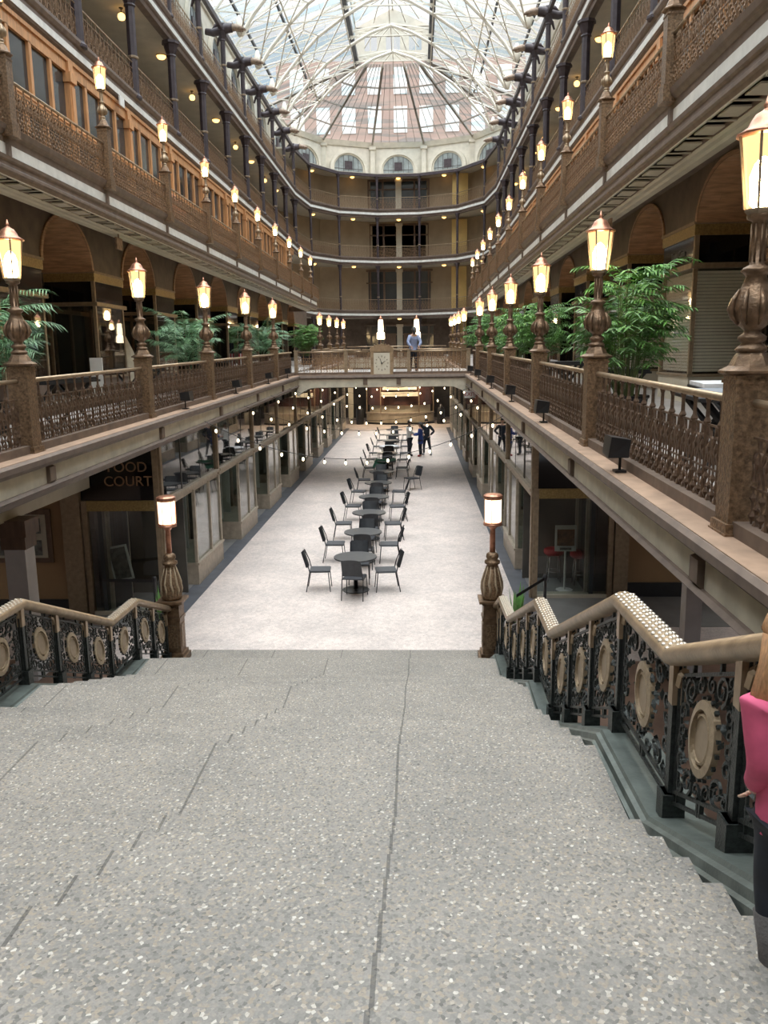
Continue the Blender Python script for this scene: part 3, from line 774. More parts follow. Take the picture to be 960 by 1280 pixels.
for i in range(7):
    a = pi*(i+.5)/7; mb.tube([(.30*cos(a),-.08,1.0+.10*sin(a)),(.36*cos(a),-.09,1.0+.14*sin(a))], .025, 5)
mb.build('pediment', 'rail_bronze', ck)
fc = MB().box(-.30,.30,-.04,-.02,.12-.1,.80).build('clock_face', 'clockface', ck)
nm = MB()
for i in range(12):
    a = 2*pi*i/12; nm.tube([(.20*sin(a),-.045,.42+.22*cos(a)),(.25*sin(a),-.045,.42+.28*cos(a))], .016, 4)
nm.build('numerals', 'brown', fc)
MB().tube([(0,-.05,.42),(-.07,-.05,.60)], .013, 4).tube([(0,-.052,.42),(.13,-.052,.50)], .010, 4).lathe([(.03,.405),(.03,.435)],0,-.05,0,8).build('clock_hands', 'black', fc)
for i, x in enumerate((-1.55, .03)):
    t_ = thing('lamp_cluster', ('cluster of lit lanterns on the far bridge rail, behind the clock', 'cluster of lit lanterns on the far bridge rail, behind the leaning person')[i], 'lamp post', (x, 37.35, -1.25+g(37.4)))
    MB().lathe([(.1,0),(.1,.85),(.05,.9),(.03,1.0),(.03,1.25),(.06,1.3)], n=8).build('pole', 'bronze', t_, True)
    MB().lathe([(.15,1.27),(.18,1.30),(.17,1.55),(.12,1.6),(.10,1.62),(.13,1.66),(.10,2.1),(.05,2.14)], n=10).build('lamp_shade', 'shade', t_, True)
    MB().lathe([(.12,2.12),(.05,2.2),(.01,2.3)], n=8).build('lantern_cap', 'copper', t_, True)
# ---- second gallery
LP3 = lamp_post('lamp_post', '', .19, .93, 1.62, .36, .125, slim=.62, pole='rail_bronze')
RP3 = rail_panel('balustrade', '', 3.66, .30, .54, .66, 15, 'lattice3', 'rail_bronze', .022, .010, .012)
for k, (s, PS) in enumerate(((-1, [16.35+3.88*i for i in range(-2,9)]), (1, [15.4+3.8*i for i in range(-2,10)]))):
    PV = [y for y in PS if seen(X(s,4.55), y, (3.3,4.2,5.3))]
    for i, y in enumerate(PV):
        put(LP3, k+i > 0, (X(s,4.55), y, 3.27), (0,0,0), 'slender lamp post with small lantern on the %s second gallery, %s from the viewer' % (SIDE[s], nth(i)))['group'] = 'lamp posts along the second gallery'
    st_ = PS[1]-PS[0]
    PV = [y for y in [PS[0]-st_]+PS if seen(X(s,4.55), y, (3.3,3.9), (.2,st_/2,st_-.2))]
    for i, y in enumerate(PV):
        put(RP3, k+i > 0, (X(s,4.55), y+st_/2, 3.27), (0,0,0 if s < 0 else pi), 'dense bronze railing panel of the %s second gallery, %s from the viewer' % (SIDE[s], nth(i)), (1, (st_-.22)/3.66, 1))['group'] = 'railing panels along the second gallery'
# ---- third and fourth galleries: iron columns and lighter railings
def light_panel(name, L, H):
    t_ = thing(name, '', 'railing'); la = MB(); h = L/2; n = int(L/.26); c = L/n
    for z in (.03, H-.16): la.tube([(0,-h,z),(0,h,z)], .010, 4)
    for i in range(n):
        y = -h+i*c
        la.tube([(0,y,0),(0,y,H)], .009, 4); la.tube([(0,y+c/2,0),(0,y+c/2,H-.16)], .007, 4)
        ring(la, y+c*.5, (H-.16)*.68, c*.36, .008, 8); ring(la, y+c*.5, (H-.16)*.26, c*.3, .008, 7)
        la.tube([(0,y,0),(0,y+c*.3,(H-.16)*.5),(0,y,H-.16)], [.006,.012,.006], 4); la.tube([(0,y+c,0),(0,y+c*.7,(H-.16)*.5),(0,y+c,H-.16)], [.006,.012,.006], 4)
    la.build('lattice', 'lattice3', t_)
    MB().tube([(0,-h,H),(0,h,H)], .02, 6).build('handrail', 'rail_bronze', t_)
    return t_
def column(name, r, H, label):
    t_ = thing(name, label, 'column')
    MB().lathe([(r*1.5,0),(r*1.5,.06),(r*1.1,.10),(r,.14),(r,H-.45)], n=8).build('shaft', 'column', t_)
    MB().lathe([(r*1.0,1.02),(r*1.25,1.04),(r*1.25,1.08),(r*1.0,1.10)], n=8).build('collar', 'gold2', t_)
    MB().lathe([(r,H-.46),(r*1.3,H-.43),(r*1.1,H-.38),(r*1.35,H-.30),(r*1.8,H-.10),(r*2.2,H-.08),(r*2.2,H)], n=8).build('capital', 'column', t_)
    return t_
C4 = column('iron_column', .13, 2.80, ''); C5 = column('iron_colonnette', .10, 2.42, '')
LPA = light_panel('balustrade', 3.75, .80)
def griffin():
    t_ = thing('griffin_bracket', '', 'bracket')   # local +x points to the court
    b = MB().tube([(-.75,0,-.05),(-.45,0,-.10),(-.1,0,-.02),(.15,0,.06),(.35,0,.06)], [.12,.15,.18,.19,.17], 8)
    b.tube([(-.3,0,-.6),(-.22,0,-.35),(0,0,-.08)], [.04,.06,.09], 6)
    b.tube([(-.5,0,.0),(-.3,0,.16),(.0,0,.20),(.2,0,.12)], [.03,.09,.09,.05], 6)
    b.build('body', 'column', t_, True)
    hd = MB().tube([(.25,0,.05),(.45,0,.08),(.62,0,.05),(.78,0,.02),(.90,0,-.03)], [.13,.14,.12,.08,.03], 8)
    hd.tube([(.50,0,-.01),(.68,0,-.07),(.80,0,-.09)], [.07,.05,.02], 6)
    hd.tube([(.42,.07,.14),(.36,.09,.27)], [.03,.008], 5).tube([(.42,-.07,.14),(.36,-.09,.27)], [.03,.008], 5)
    hd.build('head', 'griffin', t_, True)
    return t_
GR = griffin()
c4 = c5 = lp = gr = False
for s, y0 in ((-1, 24.6), (1, 23.85)):
    ys = [y0+3.93*i for i in range(-4, 9)]
    y4 = [y for y in ys if seen(X(s,6.52), y, (7.1,8.5,9.8))]; y5 = [y for y in ys if seen(X(s,6.52), y, (10.7,12,13.1))]
    for i, y in enumerate(y4):
        put(C4, c4, (X(s,6.52), y, 7.08), (0,0,0), 'dark iron column of the %s third gallery, %s from the viewer' % (SIDE[s], nth(i)))['group'] = 'columns of the third gallery'; c4 = True
    for i, y in enumerate(y5):
        put(C5, c5, (X(s,6.52), y, 10.6), (0,0,0), 'slender dark colonnette of the %s top gallery, %s from the viewer' % (SIDE[s], nth(i)))['group'] = 'colonnettes of the top gallery'; c5 = True
        put(GR, gr, (X(s,6.45), y, 13.0), (0,0,0 if s < 0 else pi), 'winged beast bracket under the roof on the %s side, %s from the viewer' % (SIDE[s], nth(i)))['group'] = 'beast brackets under the roof'; gr = True
    for z, nm_ in ((7.2,'third'), (10.67,'top')):
        for i, y in enumerate([y for y in ys+[ys[-1]+3.93] if seen(X(s,6.52), y, (z,z+.8), (0,-2,-3.8)) and y < 58]):
            put(LPA, lp, (X(s,6.52), y-1.965, z), (0,0,0), 'light iron railing panel of the %s %s gallery, %s from the viewer' % (SIDE[s], nm_, nth(i)))['group'] = 'railing panels of the %s gallery' % nm_; lp = True
# ---- apse: columns at each corner, railings between, on three galleries
AP = P4[1:9]
CA = column('iron_column', .085, 3.3, '')
BAYN = ['far left','left','inner left','centre','inner right','right','far right']
ca = False
for z, H, nm_ in ((3.2,3.35,'second'), (7.1,2.98,'third'), (10.6,2.4,'top')):
    for i, p in enumerate(AP[1:-1]):
        put(CA, ca, (p[0], p[1], z), (0,0,0), 'thin dark column at the curved end of the %s gallery, %s from the left' % (nm_, nth(i)), (1,1,H/3.3))['group'] = 'columns at the curved end'; ca = True
    for i in range(7):
        a, b = Vector(AP[i]), Vector(AP[i+1]); m_ = (a+b)/2; d = b-a
        put(LPA, True, (m_.x, m_.y, z+.08), (0,0,math.atan2(-d.x, d.y)), 'light bronze railing panel at the curved end of the %s gallery, %s bay' % (nm_, BAYN[i]), (1, (d.length-.1)/3.75, 1))['group'] = 'railing panels at the curved end'
for i, p in enumerate(AP[1:-1]):
    put(CA, True, (p[0], p[1]-.05, -.35), (0,0,0), 'thin dark column at the far end of the first gallery, %s from the left' % nth(i), (1,1,.93))
# ================================================================== CEILING LIGHTS
def dome_light():
    t_ = thing('ceiling_light', '', 'ceiling light')
    MB().lathe([(.17,-.03),(.18,0)], n=12).build('rim', 'gold', t_)
    MB().lathe([(.02,-.14),(.10,-.12),(.15,-.07),(.16,-.03)], n=12).build('glass_bowl', 'globe', t_, True)
    return t_
def globe_light():
    t_ = thing('ceiling_globe', '', 'ceiling light')
    MB().lathe([(.06,-.02),(.07,0)], n=8).tube([(0,0,-.02),(0,0,-.14)], .015, 5).build('stem', 'black', t_)
    MB().lathe([(.02,-.34),(.08,-.32),(.115,-.25),(.10,-.18),(.05,-.14)], n=10).build('glass_globe', 'globe', t_, True)
    return t_
DL = dome_light(); GL = globe_light(); d1 = g1 = False
for s, y0 in ((-1, 26.4), (1, 25.9)):
    for i in [i for i in range(-3, 8) if seen(X(s,7.35), y0+3.93*i, (9.9,))]:
        y = y0+3.93*i; x = X(s, 7.35)
        lab = '%s light on the ceiling of the %s third gallery, %s from the viewer'
        if i % 2: put(DL, d1, (x, y, 10.1), (0,0,0), lab % ('shallow glowing bowl', SIDE[s], nth(i+3)))['group'] = 'bowl lights on the third gallery ceiling'; d1 = True
        else: put(GL, g1, (x, y, 10.1), (0,0,0), lab % ('hanging globe', SIDE[s], nth(i+3)))['group'] = 'globe lights on the third gallery ceiling'; g1 = True
for z, nm_ in ((2.74,'first'), (6.63,'second'), (10.1,'third'), (13.1,'top')):
    for i in range(1, 6):
        if z < 3 and i != 3: continue
        a, b = Vector(AP[i]), Vector(AP[i+1]); m_ = (a+b)/2; n_ = Vector((-(b-a).y, (b-a).x)).normalized()
        put(DL, True, (m_.x+n_.x*1.1, m_.y+n_.y*1.1, z), (0,0,0), 'glowing bowl light at the curved end of the %s gallery, %s bay' % (nm_, BAYN[i]))['group'] = 'bowl lights at the curved end'
# ================================================================== SECOND GALLERY WOODEN SHOP FRONTS
def wood_front():
    t_ = thing('wooden_shopfront', '', 'shopfront')     # local +x to the court, y along
    L = 3.88; h = L/2
    f = MB()
    f.box(-.12,.02,-h,h,2.98,3.2).box(-.10,.06,-h,h,3.2,3.28).box(-.1,.03,-h,h,1.78,1.90).box(-.08,.05,-h,h,1.90,1.94).box(-.1,.02,-h,h,0,.5)
    for i in range(1, 4): f.box(-.08,.02,-h+i*L/4-.08+.04,-h+i*L/4+.08,1.9,3.0)
    for y in (-.35,.55): f.box(-.08,.02,y-.07,y+.07,.4,1.8)
    f.box(-.08,.02,-.35,.55,.5,.95).box(-.08,.0,.55,h,.4,.72)
    f.build('frame', 'wood', t_)
    p = MB().box(-.12,.08,-h-.13,-h+.13,0,3.2).box(-.12,.12,-h-.16,-h+.16,0,.5).box(-.12,.13,-h-.17,-h+.17,2.78,2.98).box(-.12,.11,-h-.09,-h+.09,.6,2.7)
    p.build('pilaster', 'wood', t_)
    MB().box(-.07,-.05,-h+.1,h-.1,.5,3.0).build('glass_pane', 'winglass', t_)
    return t_
WF = wood_front(); first = True
for s, y0 in ((-1, 26.0), (1, 25.6)):
    vi = [i for i in range(-5, 8) if seen(X(s,6.6), y0+3.93*i, (3.4,5,6.4), (-1.9,0,1.9))]
    for i in vi:
        y = y0+3.93*i
        put(WF, not first, (X(s,6.62), y, 3.2), (0,0,0 if s < 0 else pi), 'orange wooden shopfront bay behind the %s second gallery railing, %s from the viewer' % (SIDE[s], nth(i-vi[0])), (1,1.013,1.06))['group'] = 'wooden shopfronts of the second gallery'; first = False
# third gallery windows and doors in dark wood
def dark_front():
    t_ = thing('gallery_window', '', 'window'); L = 3.9; h = L/2
    f = MB().box(-.05,.05,-h,h,2.5,2.65).box(-.05,.05,-h,h,1.95,2.03)
    for y in (-h+.1,-.85,-.1,.75,1.5): f.box(-.06,.07,y-.06,y+.06,0,2.6)
    f.box(-.05,.04,-h,-.1,0,.7).box(-.05,.04,.75,h,0,.7)
    f.build('frame', 'wooddark', t_)
    MB().box(-.03,-.01,-h+.1,h-.1,.5,2.6).build('glass_pane', 'winglass', t_)
    return t_
DF = dark_front(); first = True
for s, y0 in ((-1, 26.4), (1, 25.9)):
    vi = [i for i in range(-3, 8) if seen(X(s,8.7), y0+3.93*i, (7.3,8.5,9.6), (-1.9,0,1.9))]
    for i in vi:
        put(DF, not first, (X(s,8.76), y0+3.93*i, 7.13), (0,0,0 if s < 0 else pi), 'dark wooden window and door bay behind the %s third gallery, %s from the viewer' % (SIDE[s], nth(i-vi[0])))['group'] = 'windows and doors of the third gallery'; first = False
# arched clerestory windows
def arch_window(r, zs, zb_, name='arched_window'):
    t_ = thing(name, '', 'window'); N = 16
    f = MB()
    def band(ra, rb, x0, x1):
        P = [(sin(pi*(i/N-.5)), cos(pi*(i/N-.5))) for i in range(N+1)]
        A = [(-1, None)]+[(0, q) for q in P]+[(1, None)]
        vs = []
        for k_, q in A:
            if q is None: pts = [(k_*ra, zb_), (k_*rb, zb_)]
            else: pts = [(q[0]*ra, zs+q[1]*ra), (q[0]*rb, zs+q[1]*rb)]
            for (y, z) in pts:
                vs += [(x0,y,z),(x1,y,z)]
        fs = []
        for i in range(len(A)-1):
            a = i*4; b = a+4
            fs += [(a+1,a+3,b+3,b+1),(a,b,b+2,a+2),(a,a+1,b+1,b),(a+2,b+2,b+3,a+3)]
        f.add(vs, fs)
    band(r*.84, r, 0, .17); band(r*.76, r*.84, 0, .08)
    f.build('moulding', 'apse', t_)
    P = [(-r*.8, zb_)]+[(r*.8*sin(pi*(i/N-.5)), zs+r*.8*cos(pi*(i/N-.5))) for i in range(N+1)]+[(r*.8, zb_)]
    gl = MB().add([(.02,y,z) for y, z in P], [tuple(range(len(P)))]).build('glass_pane', 'archglass', t_)
    m_ = MB()
    for q in range(-2, 3): m_.tube([(.03,q*r*.26,zb_),(.03,q*r*.26,zs+r*.72*math.sqrt(max(0,1-(q*.3)**2)))], .014, 4)
    m_.tube([(.03,-r*.8,zs),(.03,r*.8,zs)], .018, 4)
    m_.box(.02,.06,-r*.2,r*.2,zs-.05,zs+r*.42)
    m_.build('mullions', 'column', t_)
    return t_
M['archglass'] = mat('grey_arch_glass', (.27,.30,.30), .25, 0, .35, 2)
AW = arch_window(1.42, 13.6, 11.4); first = True
for s, y0 in ((-1, 26.6), (1, 25.8)):
    vi = [i for i in range(-4, 8) if seen(X(s,8.2), y0+3.93*i, (11.5,13,15), (-1.4,0,1.4))]
    for i in vi:
        put(AW, not first, (X(s,8.19), y0+3.93*i, 0), (0,0,0 if s < 0 else pi), 'tall arched clerestory window of the %s top gallery, %s from the viewer' % (SIDE[s], nth(i-vi[0])))['group'] = 'arched clerestory windows'; first = False
ap = MB()
for i in range(1, 9):
    q_ = Vector(P4[i])+offs(P4)[i]*1.62
    ap.cbox(q_.x, q_.y, 13.2, .34, .34, 2.15).cbox(q_.x, q_.y, 15.2, .5, .5, .2)
struct(ap.build('trim_33', 'apse'))
AW2 = arch_window(1.3, 13.75, 13.25, 'lunette_window')
mo = offs(P4); first = True
for i in range(1, 8):
    a = Vector(P4[i])+mo[i]*1.67; b = Vector(P4[i+1])+mo[i+1]*1.67; m_ = (a+b)/2; d = b-a
    put(AW2, not first, (m_.x, m_.y, 0), (0,0,math.atan2(d.y, d.x)-pi/2), 'semicircular lunette window above the curved end, %s bay' % BAYN[i-1], (1, min(1.25, d.length/3.4), 1))['group'] = 'lunette windows above the curved end'; first = False
# ================================================================== FAR END FRONTS
def end_front(z, H, label, doors=False, y=67.5):
    t_ = thing('glazed_front', label, 'shopfront', (C0, y, z)); w_ = 3.35
    MB().box(-w_,w_,0,.1,0,H).build('glass_pane', 'winglass', t_)
    f = MB().box(-w_,w_,-.08,0,H-.15,H).box(-w_,w_,-.08,0,H*.68,H*.68+.1).box(-w_,w_,-.06,0,0,.15)
    for x in (-w_,-2.3,-1.2,1.2,2.3,w_): f.box(x-.07,x+.07,-.1,0,0,H)
    f.build('frame', 'wooddark' if not doors else 'brown2', t_)
    MB().box(-.22,.22,-.25,0,0,H).box(-.28,.28,-.3,0,H-.2,H).build('centre_pilaster', 'beigemould', t_)
    MB().box(-w_-.45,-w_-.05,-.25,0,0,H+.05).box(w_+.05,w_+.45,-.25,0,0,H+.05).build('side_pilasters', 'beigemould', t_)
    if doors: MB().box(-1.1,-.3,-.12,-.05,0,1.9).box(.3,1.1,-.12,-.05,0,1.9).build('door', 'wooddark', t_)
    return t_
end_front(3.2, 3.3, 'dark glazed front at the curved end of the second gallery')
end_front(7.1, 2.85, 'dark glazed front at the curved end of the third gallery')
end_front(10.6, 2.45, 'dark glazed front at the curved end of the top gallery', y=66.7)
end_front(-.3, 2.6, 'glazed doors and windows behind the bridge at the far end of the first gallery', True, y=67.4)
# ================================================================== SKYLIGHT ROOF
TR = [(0,17.4),(1.1,17.05),(2.2,16.45),(3.5,15.6),(4.4,14.75),(5.3,13.75),(5.85,12.95)]
TU = [(0,17.5),(2.2,17.15),(3.5,16.55),(4.8,15.85),(6.0,14.95),(6.9,13.9),(6.2,13.2)]
def truss():
    t_ = thing('roof_truss', '', 'roof truss')
    for s in (-1, 1):
        a = MB(); b = MB(); ft = MB()
        p1 = [(s*x,0,z) for x, z in TR]; p2 = [(s*x,0,z) for x, z in TU]
        a.tube(p1, .085, 6); a.tube(p2, .055, 4)
        for i in range(1, 6):
            b.tube([p1[i], p2[i]], .032, 4); b.tube([p1[i], p2[i+1 if i < 5 else 6]], .032, 4)
        ft.lathe([(.06,-.05),(.12,.05),(.20,.35),(.14,.5),(.06,.75)], s*5.9, 0, 12.95, 10)
        a.build('arch_rib', 'truss', t_); b.build('bracing', 'truss', t_); ft.build('foot', 'truss', t_, True)
    return t_
T = truss()
TY = [52.7-3.95*i for i in range(9)]
for i, y in enumerate(TY):
    put(T, i > 0, (C0, y, 0), (0,0,0), 'cream iron roof truss, %s counted from the far glass end' % nth(i))['group'] = 'arched roof trusses'
def bay_bracing():
    t_ = thing('roof_bracing', '', 'roof bracing'); L = 3.95
    for s in (-1, 1):
        b = MB()
        P = [(s*x, z) for x, z in TR]; Q = [(s*x, z) for x, z in TU]
        for i in (2,4):
            b.tube([(P[i][0],0,P[i][1]),(P[i][0],L,P[i][1])], .04, 4)
        for i, j in ((2,4),(4,6)):
            b.tube([(P[i][0],0,P[i][1]),(P[j][0],L,P[j][1])], .034, 4); b.tube([(P[j][0],0,P[j][1]),(P[i][0],L,P[i][1])], .034, 4)
        # curved knee ribs fanning out from the truss foot
        for tx in (3.5,): 
            b.tube([(s*5.85,0,12.95),(s*5.5,.7,13.7),(s*(tx+.5),2.,14.7 if tx > 4 else 15.2),(s*tx,L,14.75 if tx > 4 else 15.6)], .03, 4)
            b.tube([(s*5.85,L,12.95),(s*5.5,L-.7,13.7),(s*(tx+.5),L-2.,14.7 if tx > 4 else 15.2),(s*tx,0,14.75 if tx > 4 else 15.6)], .03, 4)
        b.build('braces', 'truss', t_)
    return t_
BB = bay_bracing()
for i in range(len(TY)-1):
    put(BB, i > 0, (C0, TY[i+1], 0), (0,0,0), 'criss-cross cream braces between roof trusses, %s bay from the far glass end' % nth(i))['group'] = 'bracing between the roof trusses'
# apex fans: rods hanging from each of the far apexes down to the lantern edge
fan = thing('apex_fan', '', 'roof bracing'); b = MB()
for i in range(9):
    a = pi*i/8
    b.tube([(0,0,17.4),(1.5*cos(a),.9*sin(a)+.1,17.15),(2.15*cos(a),1.9*sin(a),16.75)], .03, 4)
b.tube([(-2.2,0,16.9),(2.2,0,16.9)], .045, 4)
b.build('fan_rods', 'truss', fan)
for i in range(4):
    put(fan, i > 0, (C0, TY[i], 0), (0,0,0), 'fan of cream rods under the apex of the %s truss from the far glass end' % nth(i))
# glass slopes, purlins
struct(MB().add([(X(-1,8.25),-12,15.6),(X(-1,2.2),-12,17.3),(X(-1,2.2),53.6,17.3),(X(-1,8.25),53.6,15.6)], [(0,1,2,3)]).build('window_1', 'skyglass'))
struct(MB().add([(X(1,8.25),-12,15.6),(X(1,2.2),-12,17.3),(X(1,2.2),53.6,17.3),(X(1,8.25),53.6,15.6)], [(0,3,2,1)]).build('window_2', 'skyglass'))
gb = MB()
for s in (-1, 1):
    y = -11.
    while y < 53.6:
        gb.tube([(X(s,8.25),y,15.56),(X(s,2.2),y,17.26)], .016, 4); y += .66
    for w_ in (3.4,4.6,5.8,7.0,7.8): gb.tube([(X(s,w_),-12,17.3-(w_-2.2)*.281-.05),(X(s,w_),53.6,17.3-(w_-2.2)*.281-.05)], .012, 4)
struct(gb.build('trim_40', 'truss'))
i = 0
for s in (-1, 1):
    for w_, l in ((5.2,'upper'), (7.0,'lower')):
        z = 17.3-(w_-2.2)*.281-.16
        o = MB().box(X(s,w_)-.05, X(s,w_)+.05, -12, 53.4, z-.09, z+.06).build('purlin', 'beamdark')
        tag(o, 'long dark %s purlin running under the %s roof glass' % (l, SIDE[s]), 'roof beam')
    o = MB().box(X(s,2.2)-.14, X(s,2.2)+.14, -12, 53.6, 16.98, 17.32).build('lantern_beam', 'beamdark')
    tag(o, 'heavy dark beam along the %s edge of the ridge lantern' % SIDE[s], 'roof beam')
# raised ridge lantern
for s, n in ((-1, 3), (1, 4)):
    struct(MB().add([(X(s,2.2),-12,17.3),(X(s,2.2),53.6,17.3),(X(s,2.2),53.6,19.),(X(s,2.2),-12,19.)], [(0,1,2,3)]).build('window_%d' % n, 'skyglass'))
    struct(MB().add([(X(s,2.3),-12,19.),(X(s,2.3),53.6,19.),(C0,53.6,20.),(C0,-12,20.)], [(0,1,2,3)]).build('window_%d' % (n+2), 'skyglass'))
gb = MB(); y = -11
while y < 53.6:
    for s in (-1, 1):
        gb.tube([(X(s,2.2),y,17.3),(X(s,2.2),y,19.),(C0,y,20.)], .02, 4)
    y += 1.3
for s in (-1, 1): gb.tube([(X(s,2.2),-12,19.),(X(s,2.2),53.6,19.)], .05, 4)
gb.tube([(C0,-12,20.),(C0,53.6,20.)], .05, 4)
struct(gb.build('trim_41', 'truss'))
# lantern end wall with three pairs of windows
ew = MB(); yE = 53.6
def bxx(a,b,z0,z1,y0=yE,y1=yE+.15): ew.box(C0+a,C0+b,y0,y1,z0,z1)
bxx(-2.3,2.3,17.2,17.75); bxx(-2.3,2.3,18.55,19.05)
for a, b in ((-2.3,-1.7),(-.95,-.42),(.42,.95),(1.7,2.3)): bxx(a,b,17.75,18.55)
for a in (-1.35,0,1.35): bxx(a-.03,a+.03,17.75,18.55)
ew.add([(C0-2.3,yE,19.),(C0+2.3,yE,19.),(C0,yE,20.05)], [(0,1,2)])
struct(ew.build('wall_back', 'apse'))
struct(MB().add([(C0-2.3,yE+.1,17.7),(C0+2.3,yE+.1,17.7),(C0+2.3,yE+.1,18.6),(C0-2.3,yE+.1,18.6)], [(0,1,2,3)]).build('window_7', 'skyglass'))
# hipped glass end
tx = [-1,-1,-.75,-.3,.3,.75,1,1]
base = [Vector((P4[i][0]+mo[i].x*1.75, P4[i][1]+mo[i].y*1.75, 15.75)) for i in range(1, 9)]
tops = [Vector((C0+2.2*q, 53.65+(0 if abs(q) == 1 else .35 if abs(q) > .5 else .5), 17.2)) for q in tx]
struct(MB().add([tuple(p) for p in base+tops], [(i,i+1,8+i+1,8+i) for i in range(7)]).build('window_8', 'skyglass'))
struct(MB().add([(X(-1,8.25),53.6,15.6),(X(-1,2.2),53.6,17.3),tuple(base[0]), (X(1,8.25),53.6,15.6),(X(1,2.2),53.6,17.3),tuple(base[7])], [(0,1,2),(3,5,4)]).build('window_9', 'skyglass'))
rb = MB(); bars = MB()
dn = Vector((0,0,-.1))
for i in range(8):
    rb.tube([base[i]+dn*1.5, tops[i]+dn*1.5], .10, 4)
for i in range(7):
    for q in range(1, 6):
        u = q/6; bars.tube([base[i].lerp(base[i+1], u)+dn*.4, tops[i].lerp(tops[i+1], u)+dn*.4], .022, 4)
    for u in (.24,.5,.76):
        a = base[i].lerp(tops[i], u); b = base[i+1].lerp(tops[i+1], u)
        rb.tube([a+dn, b+dn], .06, 4)
M['ribgrey'] = mat('grey_brown_rib', (.26,.23,.20), .6, 0, .2, 3)
tag(rb.build('hip_ribs', 'ribgrey'), 'fan of grey-brown ribs carrying the glass hip at the far end', 'roof ribs')
struct(bars.build('trim_42', 'ribgrey'))
# brick building seen through the glass end
nb = thing('neighbouring_building', 'red brick building with pale windows seen through the far glass roof', 'building', (C0, 79, 13))
MB().box(-11,11,0,2,0,12.4).build('wall', 'brick', nb)
for q in range(-4, 5):
    for z in (3.2,6.4,9.6): MB().box(q*2.3-.6,q*2.3+.6,-.06,.02,z,z+2.2).build('window', 'paper', nb)

# ================================================================== FIRST GALLERY SHOP FRONTS
ZG = {-1: 1.92, 1: 2.14}
def text(body, size, m, parent, loc, rot, depth=.008, sx=1.):
    c = bpy.data.curves.new('letters', 'FONT'); c.body = body; c.size = size; c.align_x = 'CENTER'; c.align_y = 'CENTER'; c.extrude = depth
    o = bpy.data.objects.new('letters', c); COL.objects.link(o)
    dg = bpy.context.evaluated_depsgraph_get(); me = bpy.data.meshes.new_from_object(o.evaluated_get(dg))
    bpy.data.objects.remove(o); me.materials.clear(); me.materials.append(M[m])
    q = bpy.data.objects.new('lettering', me); COL.objects.link(q); q.parent = parent; q.location = loc; q.rotation_euler = rot; q.scale = (sx,1,1)
    return q
def bay_shop(zg, blinds):
    """local: origin at the near front corner, +x to the court (mirrored by scale), y away; box goes back 1.1"""
    t_ = thing('bay_shopfront', '', 'shopfront'); L = 1.85; D = 1.15
    def wrap(z0, z1, o, m, name):
        return MB().box(-D,o,-o,L+o,z0,z1).build(name, m, t_)
    wrap(zg-.20, zg, .03, 'gold', 'frieze')
    MB().box(-D,.05,-.05,L+.05,zg-.02,zg+.03).build('cornice', 'gold2', t_)
    wrap(zg-.66, zg-.20, 0, 'blackglass', 'sign_band')
    MB().box(-D,.07,-.07,L+.07,zg-.75,zg-.66).build('ledge', 'gold2', t_)
    wrap(-1.3, -.45, .0, 'brown2' if not blinds else 'beigemould', 'base')
    MB().box(-D,.03,-.03,L+.03,-.47,-.42).build('sill', 'gold2', t_)
    for x, y in ((-.03,.03),(-.03,L-.03),(-D+.05,.03)): MB().cbox(x, y, -.45, .07, .07, zg-.3).build('corner_post', 'gold2', t_)
    MB().cbox(-.03,.03,zg-.66,.075,.075,.46).build('corner_strip', 'gold2', t_)
    MB().box(-D+.1,-.02,.01,.03,-.42,zg-.75).box(-.03,-.01,.05,L-.05,-.42,zg-.75).build('glass_pane', 'glassclear' if blinds else 'glass2', t_)
    if blinds:
        b = MB(); z = -.38
        while z < zg-.78:
            b.box(-D+.1,-.10,.07,.10,z,z+.050).box(-.10,-.07,.10,L-.06,z,z+.050); z += .058
        b.build('blinds', 'blind', t_)
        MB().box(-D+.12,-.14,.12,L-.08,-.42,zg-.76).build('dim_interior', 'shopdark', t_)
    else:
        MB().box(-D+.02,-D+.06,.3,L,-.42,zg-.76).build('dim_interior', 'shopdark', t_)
    return t_
def arched_wall(s, ys, zg, z1):
    """wall above the shop line with an elliptical arch over each recess; ys = list of recess (a,b)"""
    mb = MB(); N = 16; xw = X(s,6.1)
    lo = ys[0][0]-6
    xs = []
    segs_ = []
    cur = ys[0][0]-4
    for a, b in ys:
        segs_.append(('solid', cur, a)); segs_.append(('arch', a, b)); cur = b
    segs_.append(('solid', cur, cur+6))
    for k_, a, b in segs_:
        if k_ == 'solid': mb.box(min(xw,xw-s*-.3), max(xw,xw-s*-.3), a, b, zg, z1)
        else:
            vs = []; R = (b-a)/2-.08; zc = zg; Hh = z1-zg-.12
            for i in range(N+1):
                u = -1+2*i/N; y = (a+b)/2+u*(b-a)/2; yy = (y-(a+b)/2)/R
                zz = zc+Hh*math.sqrt(max(0,1-yy*yy)) if abs(yy) < 1 else zc
                vs += [(xw,y,zz),(xw,y,z1),(xw+s*.3,y,zz),(xw+s*.3,y,z1)]
            mb.add(vs, [(i*4,i*4+4,i*4+5,i*4+1) for i in range(N)]+[(i*4+2,i*4+3,i*4+7,i*4+6) for i in range(N)])
    return mb
